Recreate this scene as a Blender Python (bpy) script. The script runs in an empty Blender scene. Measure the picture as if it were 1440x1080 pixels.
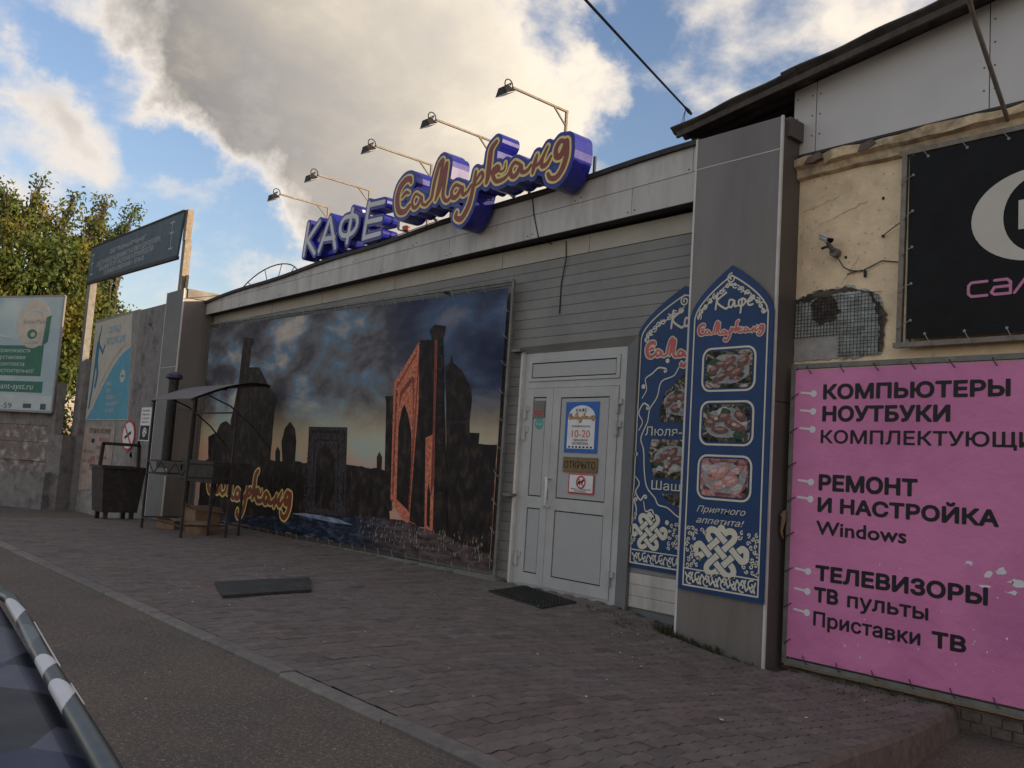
import bpy, bmesh, math, random
import numpy as np
from mathutils import Vector, Matrix
random.seed(7); rng = np.random.default_rng(7)
SC = bpy.context.scene
COL = SC.collection

# ------------------------------------------------------------------ camera
cam = bpy.data.cameras.new('camera'); camo = bpy.data.objects.new('camera', cam); COL.objects.link(camo)
cam.sensor_width = 36; cam.lens = 31.16; cam.clip_start = 0.02; cam.clip_end = 3000
_r = Vector((0.66409837, 0.74487356, 0.06431747)); _u = Vector((0.02923167, -0.11182982, 0.99329734)); _w = Vector((-0.74707353, 0.65776704, 0.0960399))
m = Matrix((( _r.x, _u.x, -_w.x), (_r.y, _u.y, -_w.y), (_r.z, _u.z, -_w.z))).to_4x4()
m.translation = Vector((0, -6.4, 1.18)); camo.matrix_world = m
SC.camera = camo

# ------------------------------------------------------------------ light
SUN_EL, SUN_AZ = math.radians(8), math.radians(66)      # azimuth from +Y towards +X
sd = Vector((math.sin(SUN_AZ)*math.cos(SUN_EL), math.cos(SUN_AZ)*math.cos(SUN_EL), math.sin(SUN_EL)))
sun = bpy.data.lights.new('sun', 'SUN'); sun.energy = 3.6; sun.angle = math.radians(.5); sun.color = (1, .78, .5)
suno = bpy.data.objects.new('sun', sun); COL.objects.link(suno)
suno.rotation_euler = sd.to_track_quat('Z', 'Y').to_euler()
SC.view_settings.view_transform = 'Standard'; SC.view_settings.look = 'None'; SC.view_settings.gamma = 1
SC.view_settings.use_curve_mapping = False; SC.view_settings.exposure = 0.28

BLOBS = [(-0.854, 0.324, 0.407, 0.107, 1), (-0.811, 0.393, 0.434, 0.124, 1), (-0.831, 0.409, 0.377, 0.104, 1), (-0.774, 0.493, 0.397, 0.143, 1), (-0.72, 0.482, 0.499, 0.167, 1), (-0.815, 0.493, 0.305, 0.1, 1), (-0.759, 0.566, 0.321, 0.117, 1), (-0.858, 0.454, 0.24, 0.046, 0.6), (-0.805, 0.538, 0.25, 0.086, 0.8), (-0.701, 0.614, 0.362, 0.093, 0.9), (-0.849, 0.282, 0.447, 0.083, 0.8), (-0.747, 0.612, 0.258, 0.079, 0.8), (-0.924, 0.192, 0.33, 0.048, 0.5), (-0.925, 0.234, 0.3, 0.056, 0.55), (-0.92, 0.283, 0.27, 0.043, 0.5), (-0.928, 0.162, 0.335, 0.04, 0.35), (-0.913, 0.327, 0.242, 0.037, 0.35), (-0.657, 0.644, 0.392, 0.069, 0.4), (-0.532, 0.721, 0.444, 0.081, 0.5), (-0.573, 0.719, 0.394, 0.053, 0.35), (-0.43, 0.78, 0.455, 0.085, 0.5), (-0.646, 0.617, 0.45, 0.03, 0.3), (-0.518, 0.77, 0.372, 0.045, 0.4), (-0.636, 0.707, 0.31, 0.054, 0.4),
 (-0.67, 0.59, 0.445, 0.035, -.6), (-0.603, 0.658, 0.451, 0.045, -0.5), (-0.894, 0.32, 0.312, 0.044, -0.5), (-0.905, 0.182, 0.384, 0.04, -0.4), (-0.636, 0.68, 0.366, 0.031, -0.3), (-0.889, 0.395, 0.231, 0.055, -0.9), (-.905, .30, .29, .05, -.8), (-.90, .25, .36, .06, -.7), (-.60, .70, .38, .05, -.6), (-.66, .66, .35, .045, -.6), (-.56, .72, .42, .04, -.5), (-.93, .28, .2, .08, -.5), (-.48, .76, .44, .05, -.5)]
def make_world():
    w = bpy.data.worlds.new('World'); SC.world = w; w.use_nodes = True
    nt = w.node_tree; N = nt.nodes; L = nt.links; N.clear()
    out = N.new('ShaderNodeOutputWorld'); bg = N.new('ShaderNodeBackground'); L.new(bg.outputs[0], out.inputs[0])
    sky = N.new('ShaderNodeTexSky'); sky.sky_type = 'NISHITA'; sky.sun_disc = False
    sky.sun_elevation = SUN_EL; sky.sun_rotation = SUN_AZ; sky.altitude = 100; sky.air_density = 1.3; sky.dust_density = 1.2; sky.ozone_density = 4.0
    tc = N.new('ShaderNodeTexCoord')
    def math_(op, a, b=None, clamp=False):
        n = N.new('ShaderNodeMath'); n.operation = op; n.use_clamp = clamp
        for i, v in enumerate((a, b)):
            if v is None: continue
            if isinstance(v, (int, float)): n.inputs[i].default_value = v
            else: L.new(v, n.inputs[i])
        return n.outputs[0]
    sep = N.new('ShaderNodeSeparateXYZ'); L.new(tc.outputs['Generated'], sep.inputs[0])
    # stretched cloud layer coordinates: direction over its height
    den = math_('ADD', math_('MAXIMUM', sep.outputs[2], 0.0), 0.35)
    cx = math_('DIVIDE', sep.outputs[0], den); cy = math_('DIVIDE', sep.outputs[1], den)
    cb = N.new('ShaderNodeCombineXYZ'); L.new(cx, cb.inputs[0]); L.new(cy, cb.inputs[1])
    def noise(scale, detail, rough, dist=0.0, off=0):
        mp = N.new('ShaderNodeMapping'); mp.inputs['Location'].default_value = (off, off*.7, 0); L.new(cb.outputs[0], mp.inputs[0])
        n = N.new('ShaderNodeTexNoise'); n.inputs['Scale'].default_value = scale; n.inputs['Detail'].default_value = detail
        n.inputs['Roughness'].default_value = rough; n.inputs['Distortion'].default_value = dist
        L.new(mp.outputs[0], n.inputs['Vector']); return n.outputs['Fac']
    n1 = noise(4.2, 12, .60, .15); n2 = noise(1.1, 4, .5, .0, 3.1); n3 = noise(9, 6, .6, .1, 5)
    wn_ = N.new('ShaderNodeTexNoise'); wn_.inputs['Scale'].default_value = 7; wn_.inputs['Detail'].default_value = 8; wn_.inputs['Roughness'].default_value = .62; L.new(tc.outputs['Generated'], wn_.inputs['Vector'])
    wa = N.new('ShaderNodeVectorMath'); wa.operation = 'SUBTRACT'; L.new(wn_.outputs['Color'], wa.inputs[0]); wa.inputs[1].default_value = (.5, .5, .5)
    wb = N.new('ShaderNodeVectorMath'); wb.operation = 'SCALE'; L.new(wa.outputs[0], wb.inputs[0]); wb.inputs['Scale'].default_value = .20
    wc = N.new('ShaderNodeVectorMath'); wc.operation = 'ADD'; L.new(tc.outputs['Generated'], wc.inputs[0]); L.new(wb.outputs[0], wc.inputs[1])
    acc = None
    for (x, y, z, r, wt) in BLOBS:
        if r <= 0: continue
        vm = N.new('ShaderNodeVectorMath'); vm.operation = 'DISTANCE'; L.new(wc.outputs[0], vm.inputs[0]); vm.inputs[1].default_value = (x, y, z)
        mr = N.new('ShaderNodeMapRange'); mr.interpolation_type = 'SMOOTHSTEP'; L.new(vm.outputs['Value'], mr.inputs['Value'])
        mr.inputs['From Min'].default_value = r*1.35; mr.inputs['From Max'].default_value = r*.3
        mr.inputs['To Min'].default_value = 0; mr.inputs['To Max'].default_value = wt
        acc = mr.outputs[0] if acc is None else math_('ADD', acc, mr.outputs[0])
    acc = math_('MINIMUM', acc, 1.6)
    cov = math_('ADD', math_('MULTIPLY', acc, .60), math_('MULTIPLY', math_('SUBTRACT', n1, .47), 2.5))
    cov = math_('ADD', cov, math_('MULTIPLY', math_('SUBTRACT', n2, .34), .9))
    mask = N.new('ShaderNodeMapRange'); mask.interpolation_type = 'SMOOTHSTEP'; L.new(cov, mask.inputs['Value'])
    mask.inputs['From Min'].default_value = -.08; mask.inputs['From Max'].default_value = .72
    thick = N.new('ShaderNodeMapRange'); L.new(math_('ADD', math_('MULTIPLY', acc, .72), math_('ADD', math_('MULTIPLY', n2, .5), math_('MULTIPLY', n1, 1.1))), thick.inputs['Value'])
    thick.inputs['From Min'].default_value = 1.22; thick.inputs['From Max'].default_value = 2.05
    # the side of the cloud that the low sun lights: brightness by angle to the sun
    vd = N.new('ShaderNodeVectorMath'); vd.operation = 'DOT_PRODUCT'; L.new(tc.outputs['Generated'], vd.inputs[0]); vd.inputs[1].default_value = sd
    lit = N.new('ShaderNodeMapRange'); L.new(math_('ADD', vd.outputs['Value'], math_('ADD', math_('MULTIPLY', math_('SUBTRACT', n2, .5), .45), math_('MULTIPLY', math_('SUBTRACT', n1, .5), .45))), lit.inputs['Value'])
    lit.inputs['From Min'].default_value = -.60; lit.inputs['From Max'].default_value = -.36
    core = N.new('ShaderNodeMixRGB'); L.new(lit.outputs[0], core.inputs[0]); core.inputs[1].default_value = (.235, .22, .215, 1); core.inputs[2].default_value = (.86, .76, .61, 1)
    edge = N.new('ShaderNodeMixRGB'); L.new(lit.outputs[0], edge.inputs[0]); edge.inputs[1].default_value = (.74, .68, .62, 1); edge.inputs[2].default_value = (.88, .78, .66, 1)
    cl = N.new('ShaderNodeMixRGB'); L.new(thick.outputs[0], cl.inputs[0]); L.new(edge.outputs[0], cl.inputs[1]); L.new(core.outputs[0], cl.inputs[2])
    sk = N.new('ShaderNodeVectorMath'); sk.operation = 'MULTIPLY'; L.new(sky.outputs[0], sk.inputs[0]); sk.inputs[1].default_value = (.36, .245, .225)
    mix = N.new('ShaderNodeMixRGB'); L.new(mask.outputs[0], mix.inputs[0]); L.new(sk.outputs[0], mix.inputs[1]); L.new(cl.outputs[0], mix.inputs[2])
    L.new(mix.outputs[0], bg.inputs[0]); bg.inputs[1].default_value = 1.0
make_world()

# ------------------------------------------------------------------ materials
def mat(name, c, rough=.8, var=.18, scale=6., metal=0., bump=.15, bscale=60., c2=None, mixscale=1.5, mixamt=.5, thr=(.45, .65), tone=False, spec=.4, trans=0., objrand=0., detail_stretch=None, speck=None, bdist=.01):
    m = bpy.data.materials.new(name); m.use_nodes = True
    nt = m.node_tree; N = nt.nodes; L = nt.links; b = N['Principled BSDF']
    b.inputs['Roughness'].default_value = rough; b.inputs['Metallic'].default_value = metal
    b.inputs['Specular IOR Level'].default_value = spec
    g = N.new('ShaderNodeNewGeometry'); pos = g.outputs['Position']
    if detail_stretch:
        mp = N.new('ShaderNodeMapping'); mp.inputs['Scale'].default_value = detail_stretch; L.new(pos, mp.inputs[0]); pos = mp.outputs[0]
    def noise(s, d=5, r=.6):
        n = N.new('ShaderNodeTexNoise'); n.inputs['Scale'].default_value = s; n.inputs['Detail'].default_value = d; n.inputs['Roughness'].default_value = r
        L.new(pos, n.inputs['Vector']); return n.outputs['Fac']
    base = None
    rgb = N.new('ShaderNodeRGB'); rgb.outputs[0].default_value = (*c, 1); base = rgb.outputs[0]
    if c2:
        mr = N.new('ShaderNodeMapRange'); L.new(noise(mixscale, 7, .65), mr.inputs['Value']); mr.inputs['From Min'].default_value = thr[0]; mr.inputs['From Max'].default_value = thr[1]
        mr.inputs['To Max'].default_value = mixamt
        mx = N.new('ShaderNodeMixRGB'); L.new(mr.outputs[0], mx.inputs[0]); L.new(base, mx.inputs[1]); mx.inputs[2].default_value = (*c2, 1); base = mx.outputs[0]
    if speck:
        for (sc0, th0, c0, am) in speck:
            vv = N.new('ShaderNodeTexVoronoi'); vv.inputs['Scale'].default_value = sc0; L.new(pos, vv.inputs['Vector'])
            sp0 = N.new('ShaderNodeSeparateColor'); L.new(vv.outputs['Color'], sp0.inputs[0])
            g0 = N.new('ShaderNodeMath'); g0.operation = 'GREATER_THAN'; L.new(sp0.outputs[0], g0.inputs[0]); g0.inputs[1].default_value = th0
            g1 = N.new('ShaderNodeMath'); g1.operation = 'LESS_THAN'; L.new(vv.outputs['Distance'], g1.inputs[0]); g1.inputs[1].default_value = .38
            g2 = N.new('ShaderNodeMath'); g2.operation = 'MULTIPLY'; L.new(g0.outputs[0], g2.inputs[0]); L.new(g1.outputs[0], g2.inputs[1])
            g3 = N.new('ShaderNodeMath'); g3.operation = 'MULTIPLY'; L.new(g2.outputs[0], g3.inputs[0]); g3.inputs[1].default_value = am
            mx0 = N.new('ShaderNodeMixRGB'); L.new(g3.outputs[0], mx0.inputs[0]); L.new(base, mx0.inputs[1]); mx0.inputs[2].default_value = (*c0, 1); base = mx0.outputs[0]
    mr = N.new('ShaderNodeMapRange'); L.new(noise(scale), mr.inputs['Value']); mr.inputs['From Min'].default_value = .3; mr.inputs['From Max'].default_value = .7
    mr.inputs['To Min'].default_value = 1-var; mr.inputs['To Max'].default_value = 1+var
    val = mr.outputs[0]
    if tone:
        at = N.new('ShaderNodeAttribute'); at.attribute_name = 'tone'
        mm = N.new('ShaderNodeMath'); mm.operation = 'MULTIPLY'; L.new(val, mm.inputs[0]); L.new(at.outputs['Fac'], mm.inputs[1]); val = mm.outputs[0]
    if objrand:
        oi = N.new('ShaderNodeObjectInfo'); m2 = N.new('ShaderNodeMapRange'); L.new(oi.outputs['Random'], m2.inputs['Value']); m2.inputs['To Min'].default_value = 1-objrand; m2.inputs['To Max'].default_value = 1+objrand
        mm = N.new('ShaderNodeMath'); mm.operation = 'MULTIPLY'; L.new(val, mm.inputs[0]); L.new(m2.outputs[0], mm.inputs[1]); val = mm.outputs[0]
    sc = N.new('ShaderNodeVectorMath'); sc.operation = 'SCALE'; L.new(base, sc.inputs[0]); L.new(val, sc.inputs['Scale'])
    L.new(sc.outputs[0], b.inputs['Base Color'])
    rr = N.new('ShaderNodeMapRange'); L.new(noise(scale*2.3), rr.inputs['Value']); rr.inputs['To Min'].default_value = max(0, rough-.12); rr.inputs['To Max'].default_value = min(1, rough+.12)
    L.new(rr.outputs[0], b.inputs['Roughness'])
    if bump:
        bp = N.new('ShaderNodeBump'); bp.inputs['Strength'].default_value = bump; bp.inputs['Distance'].default_value = bdist
        L.new(noise(bscale, 6), bp.inputs['Height']); L.new(bp.outputs[0], b.inputs['Normal'])
    if trans:
        tr = N.new('ShaderNodeBsdfTranslucent'); L.new(sc.outputs[0], tr.inputs[0]); ms = N.new('ShaderNodeMixShader'); ms.inputs[0].default_value = trans
        out = N['Material Output']; L.new(b.outputs[0], ms.inputs[1]); L.new(tr.outputs[0], ms.inputs[2]); L.new(ms.outputs[0], out.inputs[0])
    m['base'] = 1
    return m

MT = {}
def defm(k, *a, **kw): MT[k] = mat(k, *a, **kw)
defm('paver', (0.152, 0.124, 0.107), .85, .2, 9, bump=.35, bscale=90, c2=(.165, .103, .085), mixscale=.8, mixamt=.45, thr=(.5, .68), tone=True, speck=[(90, .9, (.25, .22, .2), .35), (14, .93, (.09, .075, .065), .6)])
defm('paver_bed', (.07, .06, .05), .95, .3, 12, bump=.5)
defm('asphalt', (0.138, 0.109, 0.084), .9, .3, 45, bump=.6, bscale=160, c2=(.085, .075, .066), mixscale=1.0, mixamt=.7, speck=[(75, .72, (.27, .24, .21), .75), (110, .80, (.05, .045, .04), .8)])
defm('kerb_concrete', (0.185, 0.165, 0.145), .9, .2, 14, bump=.4, c2=(.13, .12, .11), mixscale=5, mixamt=.7, objrand=.12)
defm('ground', (.11, .10, .085), .95, .3, 3)
defm('siding', (0.25, 0.245, 0.225), .62, .08, 2.5, bump=.05, c2=(.16, .155, .145), mixscale=1.1, mixamt=.5, objrand=.04)
defm('siding_dark', (.17, .17, .165), .6, .1, 2.5, bump=.05)
defm('fascia', (0.56, 0.53, 0.48), .5, .07, 1.2, bump=.04, c2=(.36, .335, .30), mixscale=2.2, mixamt=.75, objrand=.06, spec=.5, detail_stretch=(2.0, 2.0, .45))
defm('cream_trim', (0.5, 0.46, 0.37), .6, .1, 2.0, bump=.05, c2=(.27, .25, .2), mixscale=2, mixamt=.5)
defm('roof_dark', (.05, .048, .047), .85, .3, 8, bump=.4)
defm('bronze_panel', (0.185, 0.165, 0.145), .42, .07, 1.0, bump=.25, bscale=2.2, bdist=.012, objrand=.03, spec=.5, c2=(.14, .122, .104), mixscale=1.3, mixamt=.7, detail_stretch=(2.2, 2.2, .5))
defm('bronze_dark', (.10, .085, .078), .45, .1, 1.5, bump=.03)
defm('trim_white', (.62, .59, .54), .5, .12, 5, bump=.05)
defm('door_white', (0.46, 0.46, 0.44), .42, .05, 3, bump=.03, c2=(.30, .29, .27), mixscale=2.2, mixamt=.35)
defm('door_panel', (0.41, 0.41, 0.395), .45, .05, 3, bump=.03, c2=(.27, .26, .25), mixscale=3, mixamt=.4, thr=(.5, .75))
defm('gasket', (.02, .02, .02), .7, .1, 5, bump=0)
defm('metal_grey', (.26, .255, .25), .5, .15, 10, metal=.4, bump=.1)
defm('metal_frame', (.20, .195, .175), .65, .25, 8, metal=.3, bump=.2, c2=(.16, .09, .05), mixscale=7, mixamt=.6, thr=(.55, .7))
defm('metal_dark', (.035, .033, .032), .6, .3, 12, metal=.3, bump=.2, c2=(.09, .05, .035), mixscale=9, mixamt=.5)
defm('metal_beige', (0.24, 0.215, 0.18), .6, .2, 12, metal=.3, bump=.15, c2=(.2, .12, .07), mixscale=14, mixamt=.6)
defm('plaster', (0.88, 0.69, 0.45), .9, .14, 7, bump=.7, bscale=22, c2=(.62, .48, .31), mixscale=2.4, mixamt=.7, thr=(.51, .68), speck=[(38, .93, (.45, .34, .22), .6)])
defm('plaster_rough', (0.66, 0.5, 0.31), .9, .25, 9, bump=.9, bscale=18, c2=(.20, .17, .13), mixscale=5, mixamt=.8)
defm('mesh_patch', (0.46, 0.50, 0.46), .9, .3, 9, bump=.8, bscale=30, c2=(.18, .16, .14), mixscale=6, mixamt=.75, thr=(.47, .62))
defm('hole_rim', (.11, .09, .07), .95, .4, 20, bump=.9, bscale=50, c2=(.04, .034, .03), mixscale=12, mixamt=.9)
defm('hole_dark', (.03, .027, .024), .95, .4, 20, bump=.8)
defm('pale_patch', (.38, .36, .33), .9, .2, 12, bump=.5)
defm('gable_panel', (0.62, 0.60, 0.57), .55, .06, 1.6, bump=.04, objrand=.03)
defm('corrugated', (.085, .08, .075), .9, .3, 6, bump=.4, c2=(.15, .11, .08), mixscale=3, mixamt=.6)
defm('brick_dark', (.16, .12, .10), .9, .35, 10, bump=.8, bscale=40)
defm('concrete_old', (.22, .205, .19), .92, .2, 6, bump=.6, bscale=30, c2=(.10, .095, .09), mixscale=3.2, mixamt=.85, thr=(.52, .66))
defm('concrete_pink', (.20, .16, .145), .92, .25, 6, bump=.8, bscale=20, c2=(.40, .385, .37), mixscale=4, mixamt=.9, thr=(.5, .62))
defm('post_concrete', (0.3, 0.285, 0.26), .9, .2, 9, bump=.5, c2=(.18, .17, .16), mixscale=6, mixamt=.7)
defm('blue_side', (.012, .016, .27), .28, .12, 3, bump=.02, spec=.6)
defm('blue_face', (.01, .018, .24), .35, .05, 5, bump=0)
defm('letter_face', (.66, .64, .64), .45, .06, 6, bump=.02)
defm('script_face', (.25, .05, .024), .45, .12, 6, bump=.02)
defm('script_line', (.85, .66, .22), .45, .08, 6, bump=.02)
defm('board_blue', (.007, .042, .135), .5, .1, 4, bump=.03)
defm('board_cream', (.66, .62, .48), .55, .06, 8, bump=0)
defm('board_white', (.68, .68, .66), .55, .05, 8, bump=0)
defm('board_pinkred', (.55, .12, .11), .55, .1, 8, bump=0)
defm('pink', (0.68, 0.22, 0.42), .42, .05, 2, bump=.6, bscale=2.6, bdist=.03, c2=(.56, .165, .35), mixscale=1.3, mixamt=.8)
defm('ink', (.012, .010, .014), .6, .1, 8, bump=0)
defm('black_canvas', (.009, .009, .009), .6, .1, 3, spec=.2, bump=.6, bscale=2.2, bdist=.03)
defm('logo_cream', (.62, .575, .50), .55, .04, 4, bump=0)
defm('neon_pink', (.60, .22, .38), .5, .05, 4, bump=0)
defm('white_paint', (.74, .73, .72), .55, .07, 9, bump=0)
defm('sticker_blue', (.012, .12, .42), .45, .05, 9, bump=0)
defm('orange_red', (.62, .11, .03), .5, .05, 9, bump=0)
defm('gold', (.55, .30, .07), .5, .1, 9, bump=0)
defm('brass', (.20, .13, .055), .5, .2, 14, bump=.05, metal=.2)
defm('red_sign', (.50, .03, .03), .5, .05, 9, bump=0)
defm('teal', (.08, .35, .30), .5, .05, 9, bump=0)
defm('plaque', (.16, .14, .13), .4, .1, 9, bump=0)
defm('rubber', (.032, .035, .030), .75, .3, 12, bump=.5, bscale=120, c2=(.06, .055, .045), mixscale=4, mixamt=.8)
defm('mat_grid', (.03, .025, .022), .8, .3, 12, bump=.3)
defm('sign_teal', (.065, .105, .125), .6, .1, 3, bump=.05, c2=(.10, .13, .15), mixscale=3, mixamt=.6)
defm('sign_text', (.40, .42, .45), .6, .15, 20, bump=0)
defm('bb_sky', (.36, .47, .50), .55, .1, 1.2, bump=.05, c2=(.50, .57, .56), mixscale=.9, mixamt=.8)
defm('bb_green', (.035, .16, .105), .55, .1, 4, bump=0)
defm('bb_light', (.48, .55, .52), .55, .08, 4, bump=0)
defm('bb_ink', (.06, .09, .09), .6, .1, 8, bump=0)
defm('poster_cream', (.50, .46, .38), .7, .1, 5, bump=.1)
defm('poster_blue', (.10, .32, .42), .7, .1, 5, bump=.05)
defm('poster_deep', (.03, .17, .27), .7, .15, 8, bump=.05)
defm('poster_old', (.40, .31, .25), .8, .2, 6, bump=.1, c2=(.26, .24, .22), mixscale=5, mixamt=.9)
defm('poster_rust', (.28, .09, .07), .8, .2, 12, bump=0)
defm('cardboard', (.24, .155, .095), .85, .2, 10, bump=.2)
defm('awning', (.15, .13, .12), .6, .12, 6, bump=.1, metal=.3)
defm('bark', (.09, .075, .06), .95, .3, 12, bump=.8)
defm('leaf', (0.105, 0.15, 0.035), .55, .3, 2.5, bump=0, tone=True, trans=.35, c2=(.34, .24, .03), mixscale=.8, mixamt=.8, thr=(.50, .66))  # golden second tone also stands in for low sunlight on the crown
defm('grass', (.055, .065, .028), .8, .4, 6, bump=0, trans=.2)
defm('litter', (.6, .58, .54), .8, .2, 20, bump=0)
defm('edge_soil', (.15, .12, .10), .95, .3, 14, bump=.7, bscale=40)
defm('plate_grey', (.30, .30, .30), .6, .35, 30, bump=0)
defm('herb', (.03, .07, .03), .6, .6, 60, bump=0)
defm('onion', (.48, .44, .42), .6, .35, 50, bump=0)
defm('tomato', (.40, .07, .06), .6, .3, 40, bump=0)
defm('meat', (.15, .075, .06), .6, .55, 50, bump=0)
defm('meat_light', (.36, .21, .17), .6, .4, 70, bump=0)
defm('pastry', (.48, .24, .21), .6, .3, 40, bump=0)
defm('pastry_light', (.62, .42, .36), .6, .2, 50, bump=0)
defm('dust', (.26, .22, .19), .95, .2, 20, bump=.3)
defm('purple', (.05, .03, .07), .5, .2, 10, bump=.1)
defm('cam_white', (.55, .52, .48), .4, .1, 15, bump=.02)
defm('car_paint', (.012, .016, .03), .25, .1, 4, bump=0, spec=.6)
defm('tube_black', (.02, .027, .03), .33, .1, 6, bump=0, spec=.5)
defm('tube_grey', (.10, .115, .125), .35, .1, 6, bump=0)
defm('tube_white', (.62, .61, .62), .4, .06, 6, bump=0)
defm('tyre', (.02, .02, .02), .9, .2, 12, bump=.3)
defm('glass_dark', (.01, .012, .015), .05, .1, 3, bump=0, spec=.6)
defm('lamp_red', (.35, .03, .02), .3, .1, 5, bump=0)
defm('bwall', (.22, .21, .2), .9, .1, 2)

def hex_mat():
    m = mat('car_hood_print', (.012, .016, .035), .45, .1, 5, bump=0, spec=.22); nt = m.node_tree; N = nt.nodes; L = nt.links; b = N['Principled BSDF']
    g = N.new('ShaderNodeNewGeometry')
    mp = N.new('ShaderNodeMapping'); mp.inputs['Scale'].default_value = (4.5, 4.5, 4.5); mp.inputs['Rotation'].default_value = (0, 0, .5); L.new(g.outputs['Position'], mp.inputs[0])
    v = N.new('ShaderNodeTexVoronoi'); v.inputs['Scale'].default_value = 1.4; v.inputs['Randomness'].default_value = .35; L.new(mp.outputs[0], v.inputs['Vector'])
    sp = N.new('ShaderNodeSeparateColor'); L.new(v.outputs['Color'], sp.inputs[0])
    ck = N.new('ShaderNodeTexChecker'); ck.inputs['Scale'].default_value = 380; L.new(g.outputs['Position'], ck.inputs['Vector']); ck.inputs[1].default_value = (.14, .15, .19, 1); ck.inputs[2].default_value = (.02, .024, .045, 1)
    r = N.new('ShaderNodeValToRGB'); L.new(sp.outputs[0], r.inputs[0]); r.color_ramp.interpolation = 'CONSTANT'
    e = r.color_ramp.elements; e[0].position = 0; e[0].color = (.010, .013, .03, 1); e[1].position = .35; e[1].color = (.028, .033, .075, 1); q = e.new(.6); q.color = (.018, .02, .03, 1)
    st = N.new('ShaderNodeMath'); st.operation = 'GREATER_THAN'; L.new(sp.outputs[1], st.inputs[0]); st.inputs[1].default_value = .62
    mx = N.new('ShaderNodeMixRGB'); L.new(st.outputs[0], mx.inputs[0]); L.new(r.outputs[0], mx.inputs[1]); L.new(ck.outputs[0], mx.inputs[2])
    L.new(mx.outputs[0], b.inputs['Base Color']); MT['hood'] = m
hex_mat()

def print_mat(name, stops, scale, stretch=(1, 1, 1), distort=.4, zgrad=None, detail=9, rough=.5, roughn=.58):
    """flat print: a picture made of noise through a colour ramp, optionally tinted towards a glow near a height"""
    m = bpy.data.materials.new(name); m.use_nodes = True; nt = m.node_tree; N = nt.nodes; L = nt.links; b = N['Principled BSDF']; b.inputs['Roughness'].default_value = rough
    b.inputs['Specular IOR Level'].default_value = .08
    g = N.new('ShaderNodeNewGeometry'); mp = N.new('ShaderNodeMapping'); mp.inputs['Scale'].default_value = stretch; L.new(g.outputs['Position'], mp.inputs[0])
    n = N.new('ShaderNodeTexNoise'); n.inputs['Scale'].default_value = scale; n.inputs['Detail'].default_value = detail; n.inputs['Distortion'].default_value = distort; n.inputs['Roughness'].default_value = roughn
    L.new(mp.outputs[0], n.inputs['Vector'])
    r = N.new('ShaderNodeValToRGB'); L.new(n.outputs['Fac'], r.inputs[0])
    els = r.color_ramp.elements
    els[0].position = stops[0][0]; els[0].color = (*stops[0][1], 1); els[1].position = stops[-1][0]; els[1].color = (*stops[-1][1], 1)
    for p, c in stops[1:-1]: e = els.new(p); e.color = (*c, 1)
    col = r.outputs[0]
    if zgrad:
        sp = N.new('ShaderNodeSeparateXYZ'); L.new(g.outputs['Position'], sp.inputs[0])
        def comb(w):
            acc = None
            for k, s in w:
                mm = N.new('ShaderNodeMath'); mm.operation = 'MULTIPLY'; L.new(sp.outputs[k] if isinstance(k, int) else n.outputs['Fac'], mm.inputs[0]); mm.inputs[1].default_value = s
                if acc is None: acc = mm.outputs[0]
                else:
                    a = N.new('ShaderNodeMath'); a.operation = 'ADD'; L.new(acc, a.inputs[0]); L.new(mm.outputs[0], a.inputs[1]); acc = a.outputs[0]
            return acc
        for (w, lo, hi, stp, amt) in zgrad:
            mr = N.new('ShaderNodeMapRange'); L.new(comb(w), mr.inputs['Value']); mr.inputs['From Min'].default_value = lo; mr.inputs['From Max'].default_value = hi; mr.inputs['To Max'].default_value = amt
            mr.interpolation_type = 'SMOOTHSTEP'
            rr = N.new('ShaderNodeValToRGB'); L.new(n.outputs['Fac'], rr.inputs[0]); ee = rr.color_ramp.elements
            ee[0].position = .35; ee[0].color = (*stp[0], 1); ee[1].position = .62; ee[1].color = (*stp[1], 1)
            mx = N.new('ShaderNodeMixRGB'); L.new(mr.outputs[0], mx.inputs[0]); L.new(col, mx.inputs[1]); L.new(rr.outputs[0], mx.inputs[2]); col = mx.outputs[0]
    L.new(col, b.inputs['Base Color']); MT[name] = m
print_mat('banner_sky', [(.32, (.04, .042, .052)), (.44, (.085, .085, .10)), (.50, (.16, .155, .16)), (.55, (.14, .23, .31)), (.60, (.34, .33, .32)), (.66, (.58, .50, .42))], .62, (1, 1, 2.1), .25,
          [([(0, 1.0), (2, .35)], -8.9, -7.6, ((.014, .022, .07), (.05, .09, .19)), .72),
           ([(2, -1.0), ('n', .8)], -1.75, -1.0, ((.66, .46, .25), (.42, .52, .44)), .95),
           ([(2, -1.0), ('n', -.7)], -1.8, -1.3, ((.68, .30, .18), (.56, .33, .26)), .85)])
print_mat('art_dark', [(.3, (.012, .010, .011)), (.52, (.026, .021, .019)), (.66, (.065, .045, .035))], 9, (1, 1, .7), .3)
print_mat('art_dim', [(.35, (.028, .024, .026)), (.55, (.06, .05, .052)), (.7, (.06, .08, .13))], 16, (1, 1, 1), .3)
print_mat('art_red', [(.3, (.34, .085, .05)), (.52, (.60, .19, .11)), (.7, (.72, .32, .2))], 22, (1, 1, 1), .3)
print_mat('art_redline', [(.3, (.16, .045, .03)), (.7, (.30, .09, .06))], 18, (1, 1, 1), .3)
print_mat('art_ground', [(.36, (.010, .012, .022)), (.50, (.022, .030, .05)), (.58, (.045, .06, .10)), (.68, (.10, .11, .15))], 7, (.6, 1, 2.4), .3, zgrad=[([(0, 1.0)], -10.2, -8.6, ((.035, .025, .028), (.16, .11, .09)), .85)])
print_mat('art_path', [(.3, (.07, .12, .24)), (.7, (.35, .40, .46))], 5, (1, 1, 3), .3)
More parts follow.
